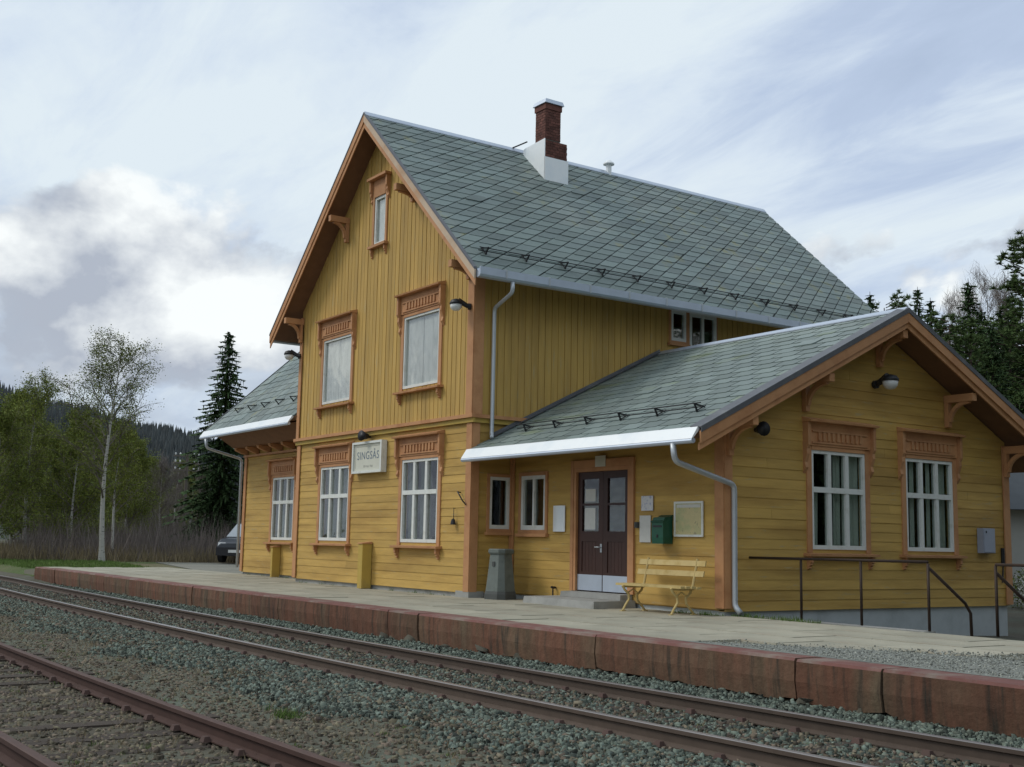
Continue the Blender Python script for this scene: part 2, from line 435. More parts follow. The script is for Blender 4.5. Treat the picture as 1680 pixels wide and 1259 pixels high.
def link(name, me, parent=None):
    o = bpy.data.objects.new(name, me)
    COL.objects.link(o)
    if parent is not None:
        o.parent = parent
    return o
def tag(o, label=None, cat=None, group=None, kind=None):
    if label: o['label'] = label
    if cat: o['category'] = cat
    if group: o['group'] = group
    if kind: o['kind'] = kind
    return o
def empty(name, loc=(0, 0, 0), rz=0.0):
    o = bpy.data.objects.new(name, None)
    COL.objects.link(o)
    o.location = loc
    o.rotation_euler = (0, 0, rz)
    o.empty_display_size = 0.2
    return o
def npmesh(name, verts, faces, mats):
    """verts (n,3), faces (m,k) arrays, k corners each"""
    me = bpy.data.meshes.new(name)
    m, k = faces.shape
    me.vertices.add(len(verts)); me.vertices.foreach_set('co', np.ascontiguousarray(verts, dtype=np.float32).ravel())
    me.loops.add(m * k); me.loops.foreach_set('vertex_index', np.ascontiguousarray(faces, dtype=np.int32).ravel())
    me.polygons.add(m); me.polygons.foreach_set('loop_start', np.arange(0, m * k, k, dtype=np.int32))
    me.polygons.foreach_set('loop_total', np.full(m, k, dtype=np.int32))
    me.update(calc_edges=True)
    for x in (mats if isinstance(mats, (list, tuple)) else [mats]):
        me.materials.append(M[x])
    return me

class Fr:
    def __init__(s, O, u, n):
        s.O = Vector(O); s.u = Vector(u); s.n = Vector(n)
    def P(s, u, z, d=0.0):
        return s.O + s.u * u + s.n * d + Vector((0, 0, z))

def clip_poly(poly, region):
    """Sutherland-Hodgman against a convex counter-clockwise region"""
    out = poly
    for i in range(len(region)):
        ax, ay = region[i]; bx, by = region[(i + 1) % len(region)]
        ins = lambda p: (bx - ax) * (p[1] - ay) - (by - ay) * (p[0] - ax) >= -1e-9
        src, out = out, []
        for j in range(len(src)):
            p, c = src[j - 1], src[j]
            pi_, ci = ins(p), ins(c)
            if pi_ != ci:
                dx, dy = c[0] - p[0], c[1] - p[1]
                den = (bx - ax) * dy - (by - ay) * dx
                t = ((by - ay) * (p[0] - ax) - (bx - ax) * (p[1] - ay)) / den
                out.append((p[0] + dx * t, p[1] + dy * t))
            if ci:
                out.append(c)
        if len(out) < 3:
            return []
    return out
def area(p):
    return abs(sum(p[i - 1][0] * p[i][1] - p[i][0] * p[i - 1][1] for i in range(len(p)))) / 2
def subtract(rects, op):
    o0, o1, q0, q1 = op
    res = []
    for (a, b, c, d) in rects:
        if o1 <= a or o0 >= b or q1 <= c or q0 >= d:
            res.append((a, b, c, d)); continue
        if a < o0: res.append((a, o0, c, d))
        if o1 < b: res.append((o1, b, c, d))
        m0, m1 = max(a, o0), min(b, o1)
        if c < q0: res.append((m0, m1, c, q0))
        if q1 < d: res.append((m0, m1, q1, d))
    return res

def wall(parent, fr, region, openings, orient, pitch, z_start=0.0, u_start=0.0, joined=False, thick=0.12, butt=None):
    """a wall part with each board as a sub-part"""
    us = [p[0] for p in region]; zs = [p[1] for p in region]
    u0, u1, z0, z1 = min(us), max(us), min(zs), max(zs)
    key = 'yellow_h' if orient == 'h' else 'yellow_v'
    bk = MB()
    rects = [(u0, u1, z0, z1)]
    for op in openings:
        rects = subtract(rects, op)
    for (a, b, c, d) in rects:
        pl = clip_poly([(a, c), (b, c), (b, d), (a, d)], region)
        if len(pl) > 2 and area(pl) > 1e-4:
            bk.prism([fr.P(x, z, -thick) for x, z in pl], [fr.P(x, z, 0) for x, z in pl])
    w = bk.build('wall', key, parent)
    jm = MB()
    n = 0
    if orient == 'h':
        k = 0
        while z_start + k * pitch < z1:
            c = z_start + k * pitch; d = min(c + pitch, z1)
            rs = [(u0, u1, max(c, z0), d)]
            for op in openings:
                rs = subtract(rs, op)
            jz = rnd.uniform(-0.003, 0.003)
            if butt:
                cut = rnd.uniform(*butt) if rnd.random() < 0.6 else -99
                rs2 = []
                for (a, b, e, f) in rs:
                    if a + 0.4 < cut < b - 0.4:
                        rs2 += [(a, cut - 0.002, e, f), (cut + 0.002, b, e, f)]
                    else:
                        rs2.append((a, b, e, f))
                rs = rs2
            for (a, b, e, f) in rs:
                pl = clip_poly([(a, e), (b, e), (b, f), (a, f)], region)
                if len(pl) < 3 or area(pl) < 0.004: continue
                mb = jm if joined else MB()
                dep = lambda z: 0.020 + jz - 0.009 * (z - c) / pitch
                mb.prism([fr.P(x, z, 0.001) for x, z in pl], [fr.P(x, z, dep(z)) for x, z in pl])
                if not joined: mb.build('plank', key, w)
                n += 1
            k += 1
    else:
        k = 0
        while u_start + k * pitch < u1:
            a = max(u_start + k * pitch, u0); b = min(a + pitch - 0.020, u1)
            rs = [(a, b, z0, z1)]
            for op in openings:
                rs = subtract(rs, op)
            jz = rnd.uniform(-0.004, 0.004)
            for (a2, b2, e, f) in rs:
                pl = clip_poly([(a2, e), (b2, e), (b2, f), (a2, f)], region)
                if len(pl) < 3 or area(pl) < 0.006: continue
                mb = jm if joined else MB()
                mb.prism([fr.P(x, z, 0.001) for x, z in pl], [fr.P(x, z, 0.014 + jz) for x, z in pl])
                if not joined: mb.build('plank', key, w)
                n += 1
            k += 1
    if joined:
        tag(jm.build('plank', key, w), kind='stuff')
    return w

# ------------------------------------------------------------------ dimensions found from the photograph
WD, A, LW, B = 8.05, 0.97, 5.86, 7.50           # main block width, set back of wings, wing length, wing depth
ZB = 3.45
RX, RZ, RY0, RY1 = -4.025, 10.70, -0.557, 12.34   # main ridge
EX, EZ = 0.84, 6.216                             # main eave
WRY, WRZ, WEY, WEZ = 4.72, 5.217, -0.194, 2.80   # right wing ridge and eave
WX1 = LW + 0.685
LRZ, LEZ, LEY = 8.62, 4.13, -0.16                # left wing
LX0 = -WD - 6.45
D = 11.75                                        # depth of the main block

# ------------------------------------------------------------------ ground, tracks, platform
def track_off(x):
    """slight bend of the line, metres towards the platform"""
    if x < 4:
        return min(0.0011 * (x - 4) ** 2, 0.62 + 0.012 * max(0, -20 - x))
    return 0.0016 * min((x - 4), 30) ** 2
RAIL_Y = -4.62
ZR = -0.31

def hill_h(x, y):
    return 0
# ground as one sheet to the horizon
g = MB()
XS = [-1500, -700, -300, -150, -90, -60, -40, -30, -22, -14.2, -6, 0, 6, 10, 14, 20, 30, 60, 150, 400, 900]
YS = [-900, -300, -100, -40, -22, -14, -12, -9, -7, -6, -5, -4.3, -3.0, -1, 2, 10, 14, 20, 30, 60, 120, 300, 900, 1500]
def gz(x, y):
    if y < -3.5: z = -0.475
    elif y < -1.5: z = -0.475 if x > -20 else -0.3
    else: z = -0.30
    if x < -16 and y > -3: z = -0.16
    if x > 5 and y > 2.0: z = -0.55
    return z
gv = [(x, y, gz(x, y)) for y in YS for x in XS]
gf = []
nx = len(XS)
for j in range(len(YS) - 1):
    for i in range(nx - 1):
        gf.append((j * nx + i, j * nx + i + 1, (j + 1) * nx + i + 1, (j + 1) * nx + i))
g.add(gv, gf)
tag(g.build('ground', 'earth'), kind='structure')

# green verge at the left behind the tracks, gravel yard round the station
g = MB()
pts = [(-120, -2.6), (-21.5, -2.6), (-22.0, 1.0), (-24, 3.0), (-34, 5.0), (-46, 8), (-70, 14), (-120, 24)]
g.add([(x, y, -0.15) for x, y in pts], [tuple(range(len(pts)))])
g.add([(-120, -3.55, -0.47), (-21.5, -3.55, -0.47), (-21.5, -2.6, -0.15), (-120, -2.6, -0.15)], [(0, 1, 2, 3)])
tag(g.build('grass_verge', 'grass_g'), kind='structure')
g = MB()
pts = [(-22, -2.9), (-14, -2.9), (-14, 30), (-60, 34), (-46, 8.1), (-34, 5.1), (-24, 3.1), (-22.2, 1.1)]
g.add([(x, y, -0.146) for x, y in pts], [tuple(range(len(pts)))])
tag(g.build('gravel_yard', 'yard'), kind='structure')
g = MB()
g.add([(5.9, 2.4, -0.545), (60, 2.4, -0.545), (60, 26, -0.545), (5.9, 26, -0.545)], [(0, 1, 2, 3)])
tag(g.build('lower_yard', 'yard'), kind='structure')

# platform core
def ey(x):
    return -3.46 + 0.35 * track_off(x) * (1 if x < 4 else 0.15)
PX0, PX1 = -20.6, 34.0
pf = MB()
px = [PX0, -17, -14, -10, -6, -2, 2, 6, 10, 14, 20, PX1]
for a, b in zip(px[:-1], px[1:]):
    y1a = 1.35
    pf.hexa([(a, ey(a) + 0.36, -0.6), (b, ey(b) + 0.36, -0.6), (b, y1a, -0.6), (a, y1a, -0.6), (a, ey(a) + 0.36, -0.012), (b, ey(b) + 0.36, -0.012), (b, y1a, -0.012), (a, y1a, -0.012)])
pf.hexa([(PX0 - 2.6, -3.0, -0.5), (PX0, -3.0, -0.5), (PX0, 0.9, -0.5), (PX0 - 2.6, 0.9, -0.5), (PX0 - 2.6, -3.0, -0.16), (PX0, -3.0, -0.012), (PX0, 0.9, -0.012), (PX0 - 2.6, 0.9, -0.16)])
plat = tag(pf.build('platform', 'joint'), kind='structure')

# paving slabs, each its own piece
slab_meshes = []
for k in range(5):
    r2 = random.Random(40 + k)
    mb = MB()
    h = 0.012
    x0, x1, y0, y1 = -0.62, 0.62, -0.40, 0.40
    c = 0.006
    mb.hexa([(x0, y0, -0.02), (x1, y0, -0.02), (x1, y1, -0.02), (x0, y1, -0.02), (x0 + c, y0 + c, h), (x1 - c, y0 + c, h), (x1 - c, y1 - c, h), (x0 + c, y1 - c, h)])
    slab_meshes.append(mb.mesh('paving_slab', 'paving'))
ny = 0
ROWS = 5
for row in range(ROWS):
    y = -2.62 + row * 0.82
    x = -19.9 + (0.31 if row % 2 else -0.2)
    while x < 15.5:
        # slabs stop where the rough grey surface begins (a slanting edge)
        lim = 9.4 + 1.5 * row
        if x < lim and ny < 330:
            if not (row == ROWS - 1 and -WD - 0.7 < x < 0.8):
                o = link('paving_slab', slab_meshes[rnd.randrange(5)], plat)
                o.location = (x, y, rnd.uniform(-0.004, 0.003))
                o.rotation_euler = (rnd.uniform(-0.003, 0.003), rnd.uniform(-0.003, 0.003), rnd.uniform(-0.008, 0.008))
                o.scale = (1, 1, 1)
                ny += 1
        x += 1.255
# rough grey surface at the right end
g = MB()
top = []
pts = [(9.2, -3.08), (11.0, -1.9), (13.6, -1.0), (14.0, 0.1), (16.2, 1.2), (30, 1.3), (PX1, 1.3), (PX1, -3.05), (22, -3.08), (14, -3.08)]
g.add([(x, y, 0.016) for x, y in pts], [tuple(range(len(pts)))[::-1]])
tag(g.build('gravel_surface', 'asphalt', plat), kind='structure')

# edge blocks: long stained blocks with real joints and ragged undersides
JX = [-20.6, -18.0, -15.2, -12.5, -8.83, -5.6, -2.3, -1.0, 3.15, 4.05, 8.22, 11.33, 12.34, 16.4, 20.5, 25, 29.5, 34]
for a, b in zip(JX[:-1], JX[1:]):
    r2 = random.Random(int(a * 100) & 1023)
    gap = 0.012 if abs(b - 11.33) > 0.01 else 0.035
    mb = MB()
    n = max(3, int((b - a) / 0.14))
    sag = r2.uniform(-0.012, 0.012); out = r2.uniform(-0.015, 0.015)
    ring = []
    for i in range(n + 1):
        x = a + 0.008 + (b - gap - a - 0.008) * i / n
        yb = ey(x) + out
        zb = -0.395 - 0.03 * (x < 6) + r2.uniform(-0.018, 0.018) + sag
        if i in (0, n): zb += 0.03
        bul = r2.uniform(-0.012, 0.012)
        ring.append([(x, yb + 0.40, 0.014), (x, yb + 0.018, 0.014 + sag * 0.3), (x, yb, -0.012 + sag * 0.3), (x, yb - 0.006 + bul, -0.20), (x, yb + 0.02 + bul, zb), (x, yb + 0.40, zb - 0.02)])
    vs = [p for rg in ring for p in rg]
    fs = []; mi = []
    for i in range(n):
        for j in range(6):
            k0 = i * 6 + j; k1 = i * 6 + (j + 1) % 6
            fs.append((k0, k1, k1 + 6, k0 + 6)); mi.append(1 if j in (0, 1) else 0)
    fs += [tuple(range(6))[::-1], tuple(n * 6 + j for j in range(6))]; mi += [0, 0]
    mb.v = vs; mb.f = fs; mb.mi = mi
    mb.build('edge_block', ['edge', 'redpaint'], plat)
# rubble footing under the edge blocks
def stone_mesh(name, key, centers, sizes, seed, flat=0.7):
    r = np.random.default_rng(seed)
    base = np.array([(-1, -1, -1), (1, -1, -1), (1, 1, -1), (-1, 1, -1), (-.8, -.8, 1), (.8, -.8, 1), (.8, .8, 1), (-.8, .8, 1)], float) * 0.5
    faces = np.array([(0, 1, 5, 4), (1, 2, 6, 5), (2, 3, 7, 6), (3, 0, 4, 7), (4, 5, 6, 7)])
    n = len(centers)
    v = base[None] + r.uniform(-0.34, 0.34, (n, 8, 3))
    v *= (sizes[:, None] * r.uniform(0.75, 1.25, (n, 3)))[:, None, :] * np.array([1, 1, flat])
    ax, ay, az = r.uniform(-0.5, 0.5, n), r.uniform(-0.5, 0.5, n), r.uniform(0, 2 * PI, n)
    ca, sa = np.cos(az)[:, None], np.sin(az)[:, None]
    x, y = v[..., 0] * ca - v[..., 1] * sa, v[..., 0] * sa + v[..., 1] * ca
    v = np.stack([x, y, v[..., 2]], -1)
    ca, sa = np.cos(ax)[:, None], np.sin(ax)[:, None]
    y, z = v[..., 1] * ca - v[..., 2] * sa, v[..., 1] * sa + v[..., 2] * ca
    v = np.stack([v[..., 0], y, z], -1)
    v += centers[:, None, :]
    f = faces[None] + (np.arange(n) * 8)[:, None, None]
    return npmesh(name, v.reshape(-1, 3), f.reshape(-1, 4), key)
r = np.random.default_rng(3)
n = 260
cx_ = r.uniform(-17, 20, n)
cen = np.stack([cx_, np.array([ey(x) for x in cx_]) + r.uniform(0.05, 0.22, n), r.uniform(-0.50, -0.38, n)], -1)
tag(link('rubble_footing', stone_mesh('rubble_footing', 'rubble', cen, r.uniform(0.08, 0.20, n), 4, 0.6), plat), kind='stuff')

# tracks
RAILP = [(-0.034, 0.0), (-0.034, -0.03), (-0.012, -0.042), (-0.010, -0.105), (-0.062, -0.128), (-0.062, -0.138), (0.062, -0.138), (0.062, -0.128), (0.010, -0.105), (0.012, -0.042), (0.034, -0.03), (0.034, 0.0), (0.026, 0.005), (-0.026, 0.005)]
def rail(parent, fy, x0, x1, keys, step=2.0):
    mb = MB()
    n = int((x1 - x0) / step)
    K = len(RAILP)
    for i in range(n + 1):
        x = x0 + (x1 - x0) * i / n
        y = fy(x)
        for p, z in RAILP:
            mb.v.append((x, y + p, ZR - 0.005 + z))
    for i in range(n):
        for j in range(K):
            a = i * K + j; b = i * K + (j + 1) % K
            mb.f.append((a, b, b + K, a + K)); mb.mi.append(0 if j in (11, 12, 13) else 1)
    return mb.build('rail', keys, parent)
def make_track(name, label, y0, x0, x1, keys, depth, sx0, sx1, seed):
    t = empty(name, (0, 0, 0))
    tag(t, label, 'railway track', 'tracks beside the platform')
    fy = lambda x: y0 + track_off(x)
    for dy in (0, -1.505):
        rail(t, lambda x: fy(x) + dy, x0, x1, keys)
    r2 = random.Random(seed)
    ms = []
    for k in range(4):
        mb = MB()
        e = [r2.uniform(-0.02, 0.02) for _ in range(8)]
        mb.hexa([(-0.12 + e[0], -1.25 + e[1], -0.16), (0.12 + e[2], -1.25 + e[3], -0.16), (0.12 + e[4], 1.25, -0.16), (-0.12, 1.25 + e[5], -0.16),
                 (-0.11 + e[0], -1.24 + e[1], 0), (0.11 + e[2], -1.24 + e[3], 0), (0.11 + e[4], 1.24, 0), (-0.11, 1.24 + e[5], 0)])
        ms.append(mb.mesh('sleeper', 'sleeper'))
    x = sx0
    while x < sx1:
        o = link('sleeper', ms[r2.randrange(4)], t)
        o.location = (x, fy(x) - 0.7525 + r2.uniform(-0.04, 0.04), ZR - depth + r2.uniform(-0.012, 0.008))
        o.rotation_euler = (0, 0, r2.uniform(-0.03, 0.03))
        x += 0.63 + r2.uniform(-0.03, 0.03)
    # rusty clips holding each rail, near the camera
    mb = MB()
    for o in t.children:
        if o.name.startswith('sleeper') and -12 < o.location.x < 16:
            for dy in (0, -1.505):
                for sd in (-1, 1):
                    x, y, z = o.location.x, fy(o.location.x) + dy + sd * 0.085, ZR - 0.142
                    mb.hexa([(x - 0.045, y - 0.035, z), (x + 0.045, y - 0.035, z), (x + 0.045, y + 0.035, z), (x - 0.045, y + 0.035, z), (x - 0.03, y - 0.02, z + 0.04), (x + 0.03, y - 0.02, z + 0.04), (x + 0.03, y + 0.02, z + 0.04), (x - 0.03, y + 0.02, z + 0.04)])
    tag(mb.build('rail_clip', 'rail_rust', t), kind='stuff')
    return t
make_track('railway_track', 'railway track running right along the platform edge', RAIL_Y, -150, 40, ['rail_steel', 'rail_web'], 0.143, -40, 22, 5)
make_track('railway_track', 'rusty siding track in the foreground, farther from the platform', RAIL_Y - 4.40, -150, 40, ['rail_rust', 'rail_side_rust'], 0.15, -20, 20, 6)

# ballast stones: countless, so one object per kind of stone
r = np.random.default_rng(11)
def scatter(n, x0, x1, y0, y1, keep):
    x = r.uniform(x0, x1, n); y = r.uniform(y0, y1, n)
    d = np.hypot(x - CAM.x, y - CAM.y)
    k = (r.uniform(0, 1, n) < np.clip(11.0 / d, 0, 1) ** 1.1) & keep(x, y)
    return x[k], y[k]
toff = np.vectorize(track_off)
def rel(x, y):
    return y - RAIL_Y - toff(x)
def bl_keep(x, y):
    q = rel(x, y)                       # 0 at the rail near the platform, -1.5 at the other
    edge = -2.45 + 0.22 * np.sin(x * 1.3) + 0.16 * np.sin(x * 3.1 + 1)
    p = np.where((q > -1.5) & (q < 0), 0.62, 1.0)
    p = p * np.clip((q - edge + 0.75) / 0.9, 0, 1) ** 1.5
    return (q < 1.12) & (r.uniform(0, 1, len(x)) < p)
x, y = scatter(560000, -40, 19, -8.4, -3.3, bl_keep)
q = rel(x, y)
zz = -0.475 + 0.018 * r.uniform(-1, 1, len(x)) + np.where(q < -1.6, 0.01, 0.0) + np.where((q > 0.25), 0.015 + 0.05 * np.clip((q - 0.5) / 0.6, 0, 1), 0)
st = stone_mesh('ballast_stones', 'ballast', np.stack([x, y, zz], -1), 0.011 + 0.030 * r.uniform(0, 1, len(x)) ** 1.5, 12, 0.85)
tag(link('ballast_stones', st), 'green grey ballast stones along the platform track', 'ballast', kind='stuff')
def gr_keep(x, y):
    q = rel(x, y)
    return ((q < -2.1) & (q > -9)) | (r.uniform(0, 1, len(x)) < 0.5)
x, y = scatter(200000, -30, 19, -14, -3.6, gr_keep)
q = rel(x, y)
zz = -0.475 + 0.008 * r.uniform(-1, 1, len(x)) + np.where(q > -2.6, 0.022, 0)
sz = r.uniform(0.012, 0.034, len(x)) * np.where(r.uniform(0, 1, len(x)) < 0.03, 1.9, 1)
st = stone_mesh('gravel_stones', 'ballast_b', np.stack([x, y, zz], -1), sz, 13, 0.7)
tag(link('gravel_stones', st), 'small brown grey gravel between and around the sidings', 'gravel', kind='stuff')

def blades(name, key, xs, ys, zs, hs, seed, per=14, spread=0.05, wid=0.006, lean=0.5):
    r = np.random.default_rng(seed)
    n = len(xs) * per
    bx = np.repeat(xs, per) + r.normal(0, 1, n) * spread
    by = np.repeat(ys, per) + r.normal(0, 1, n) * spread
    bz = np.repeat(zs, per); h = np.repeat(hs, per) * r.uniform(0.5, 1.1, n)
    a = r.uniform(0, 2 * PI, n); l = r.uniform(0.1, lean, n) * h
    b2 = r.uniform(0, 2 * PI, n)
    v = np.zeros((n, 3, 3))
    w = wid * r.uniform(0.6, 1.4, n)
    v[:, 0] = np.stack([bx - np.cos(b2) * w, by - np.sin(b2) * w, bz], -1)
    v[:, 1] = np.stack([bx + np.cos(b2) * w, by + np.sin(b2) * w, bz], -1)
    v[:, 2] = np.stack([bx + np.cos(a) * l, by + np.sin(a) * l, bz + h], -1)
    return npmesh(name, v.reshape(-1, 3), np.arange(n * 3).reshape(-1, 3), key)
r = np.random.default_rng(21)
n = 1900
x = r.uniform(-12, 17, n); y = r.uniform(-12.5, -4.7, n)
k = (rel(x, y) < -2.2) | (r.uniform(0, 1, n) < 0.3)
x, y = x[k], y[k]
me = blades('weed_tufts', 'dry', x, y, np.full(len(x), -0.48), r.uniform(0.03, 0.09, len(x)), 22, 10, 0.05, 0.004, 0.9)
tag(link('weed_tufts', me), 'dry withered weeds scattered over the track bed', 'weeds', kind='stuff')
x = np.concatenate([r.normal(9.55, 0.10, 14), r.normal(12.0, 0.08, 8), r.uniform(-6, 15, 240)]); y = np.concatenate([r.normal(-7.95, 0.08, 14), r.normal(-9.4, 0.06, 8), r.uniform(-10.4, -3.9, 240)])
me = blades('green_tufts', 'tuft', x, y, np.full(len(x), -0.48), np.concatenate([r.uniform(0.05, 0.11, 22), r.uniform(0.02, 0.05, 240)]), 23, 16, 0.03, 0.005, 0.8)
tag(link('green_tufts', me), 'small green grass tufts among the gravel', 'grass', kind='stuff')
r = np.random.default_rng(41)
n = 30000
x = r.uniform(9.4, 20, n); y = r.uniform(-3.0, 1.2, n)
k = y < -3.0 + (x - 9.3) * 0.75 + r.normal(0, 0.25, n)
x, y = x[k], y[k]
tag(link('loose_chippings', stone_mesh('loose_chippings', 'chip', np.stack([x, y, np.full(len(x), 0.019)], -1), r.uniform(0.005, 0.018, len(x)), 42, 0.6)), 'grey chippings strewn over the right end of the platform', 'chippings', kind='stuff')
#SECTION_STATION
# ------------------------------------------------------------------ the station building
ST = tag(empty('station_building', (0, 0, 0)), 'yellow wooden railway station with slate roofs and orange brown trim', 'building')
FF = Fr((0, 0, 0), (1, 0, 0), (0, -1, 0))            # front, u = X
FU = Fr((0, -0.05, 0), (1, 0, 0), (0, -1, 0))        # upper storey stands slightly proud
FS = Fr((0, 0, 0), (0, 1, 0), (1, 0, 0))             # right side of main block, u = Y
FSU = Fr((0.05, 0, 0), (0, 1, 0), (1, 0, 0))
FW = Fr((0, A, 0), (1, 0, 0), (0, -1, 0))            # wing fronts
FE = Fr((LW, 0, 0), (0, 1, 0), (1, 0, 0))            # right wing gable
FL = Fr((-WD - LW, 0, 0), (0, -1, 0), (-1, 0, 0))    # left wing gable
PIT = 0.163
MS = (RZ - EZ) / (EX - RX)                            # slopes
WS = (WRZ - WEZ) / (WRY - WEY)

# plinths
mb = MB()
mb.box(-WD + 0.02, -0.02, 0.03, D, -0.5, 0.135)
mb.build('plinth', 'concrete', ST)
mb = MB()
mb.box(-0.02, LW - 0.03, A + 0.03, A + B - 0.03, -1.0, 0.10)
mb.build('plinth', 'foundation', ST)
mb = MB()
mb.box(-WD - LW + 0.03, -WD + 0.02, A + 0.03, A + B, -0.5, 0.10)
mb.build('plinth', 'concrete', ST)
mb = MB()
mb.box(-0.42, 0.05, -0.05, 0.30, -0.3, 0.13)
mb.build('corner_stone', 'concrete', ST)

def sash(parent, fr, u0, u1, z0, z1, cols, transom, pane='pane', curtain=None, w=0.055, d=0.0, cover=(1.0,)):
    """white casement in an opening; returns the window part"""
    mb = MB()
    F, Bk = 0.028 + d, -0.05 + d
    mb.fbox(fr, u0, u0 + w, z0, z1, Bk, F)
    mb.fbox(fr, u1 - w, u1, z0, z1, Bk, F)
    mb.fbox(fr, u0 + w, u1 - w, z0, z0 + w * 1.25, Bk, F)
    mb.fbox(fr, u0 + w, u1 - w, z1 - w, z1, Bk, F)
    win = mb.build('window', 'white', parent)
    iu0, iu1, iz0, iz1 = u0 + w, u1 - w, z0 + w * 1.25, z1 - w
    rows = [(iz0, iz1)]
    if transom:
        zt = z0 + (z1 - z0) * transom
        mb = MB(); mb.fbox(fr, iu0, iu1, zt - 0.045, zt + 0.045, Bk, F + 0.006); mb.build('transom', 'white', win)
        rows = [(iz0, zt - 0.045), (zt + 0.045, iz1)]
    mw = 0.085 if cols == 3 else 0.06
    cw = (iu1 - iu0 - mw * (cols - 1)) / cols
    for (a, b) in rows:
        for c in range(cols):
            p0 = iu0 + c * (cw + mw)
            if c:
                mb = MB(); mb.fbox(fr, p0 - mw, p0, a, b, Bk, F - 0.004); mb.build('mullion', 'white', win)
            mb = MB(); mb.fbox(fr, p0, p0 + cw, a, b, -0.022 + d, -0.018 + d)
            mb.build('pane', pane, win)
    if curtain:
        key, spans = curtain
        for (s0, s1, t0, t1) in spans:
            mb = MB()
            n = max(6, int((s1 - s0) * (u1 - u0) / 0.035))
            for i in range(n + 1):
                t = i / n
                uu = u0 + (u1 - u0) * (s0 + (s1 - s0) * t)
                dd = -0.135 + 0.018 * math.sin(i * 1.25) + 0.006 * math.sin(i * 3.1)
                mb.v.append(tuple(fr.P(uu, z0 + (z1 - z0) * t0, dd)))
                mb.v.append(tuple(fr.P(uu + 0.01 * math.sin(i), z0 + (z1 - z0) * t1, dd + 0.01)))
            for i in range(n):
                mb.f.append((2 * i, 2 * i + 2, 2 * i + 3, 2 * i + 1)); mb.mi.append(0)
            mb.build('curtain', key, win)
    # reveal: lined box behind so that the room is dim
    return win

def console(parent, fr, u, w, z_top, h, dep, key='orange'):
    prof = [(0.0, z_top), (dep, z_top), (dep, z_top - 0.45 * h), (dep * 0.72, z_top - 0.52 * h), (dep * 0.80, z_top - 0.62 * h), (dep * 0.35, z_top - 0.78 * h), (dep * 0.55, z_top - 0.88 * h), (0.0, z_top - h)]
    mb = MB()
    mb.prism([fr.P(u, z, d + 0.012) for d, z in prof], [fr.P(u + w, z, d + 0.012) for d, z in prof])
    return mb.build('bracket', key, parent)

def ornate(win, fr, u0, u1, z0, z1, d=0.03, head=0.46):
    """orange casing, dentilled header with cap and side brackets, and sill"""
    cw = 0.115
    for (a, b) in ((u0 - cw, u0 - 0.002), (u1 + 0.002, u1 + cw)):
        mb = MB(); mb.fbox(fr, a, b, z0 - 0.06, z1 + 0.06, 0.002, d + 0.012); mb.build('casing', 'orange', win)
    mb = MB(); mb.fbox(fr, u0, u1, z1 + 0.002, z1 + 0.07, 0.002, d + 0.018); mb.build('casing', 'orange', win)
    ht = z1 + head
    mb = MB(); mb.fbox(fr, u0 - cw, u1 + cw, z1 + 0.072, ht, 0.002, d + 0.035)
    hd = mb.build('header', 'orange', win)
    # frieze of small upright bars
    mb = MB()
    zb0, zb1 = z1 + 0.16, z1 + 0.30
    n = 10
    span = (u1 - u0) * 0.86
    for i in range(n):
        c = (u0 + u1) / 2 + span * ((i + 0.5) / n - 0.5)
        hw = span / n * 0.26
        mb.fbox(fr, c - hw, c + hw, zb0, zb1, d + 0.0352, d + 0.062)
    mb.fbox(fr, u0 - 0.02, u1 + 0.02, z1 + 0.11, z1 + 0.135, d + 0.0352, d + 0.055)
    mb.fbox(fr, u0 - 0.02, u1 + 0.02, zb1 + 0.004, zb1 + 0.03, d + 0.0352, d + 0.060)
    tag(mb.build('frieze', 'orange', win), kind='stuff')
    mb = MB()
    e = 0.20
    mb.hexa([fr.P(u0 - cw - e * 0.4, ht, d + 0.17), fr.P(u1 + cw + e * 0.4, ht, d + 0.17), fr.P(u1 + cw + e * 0.4, ht, 0.002), fr.P(u0 - cw - e * 0.4, ht, 0.002),
             fr.P(u0 - cw - e * 0.4, ht + 0.03, d + 0.18), fr.P(u1 + cw + e * 0.4, ht + 0.03, d + 0.18), fr.P(u1 + cw + e * 0.4, ht + 0.09, 0.002), fr.P(u0 - cw - e * 0.4, ht + 0.09, 0.002)])
    mb.build('cap', 'orange', win)
    console(win, fr, u0 - cw - 0.07, 0.068, ht - 0.002, 0.86, 0.125)
    console(win, fr, u1 + cw + 0.002, 0.068, ht - 0.002, 0.86, 0.125)
    mb = MB()
    mb.hexa([fr.P(u0 - 0.20, z0 - 0.115, d + 0.13), fr.P(u1 + 0.20, z0 - 0.115, d + 0.13), fr.P(u1 + 0.20, z0 - 0.115, 0.002), fr.P(u0 - 0.20, z0 - 0.115, 0.002),
             fr.P(u0 - 0.20, z0 - 0.075, d + 0.135), fr.P(u1 + 0.20, z0 - 0.075, d + 0.135), fr.P(u1 + 0.20, z0 - 0.061, 0.002), fr.P(u0 - 0.20, z0 - 0.061, 0.002)])
    mb.build('sill', 'orange', win)
    for u in (u0 - 0.12, u1 + 0.06):
        console(win, fr, u, 0.06, z0 - 0.117, 0.22, 0.10)

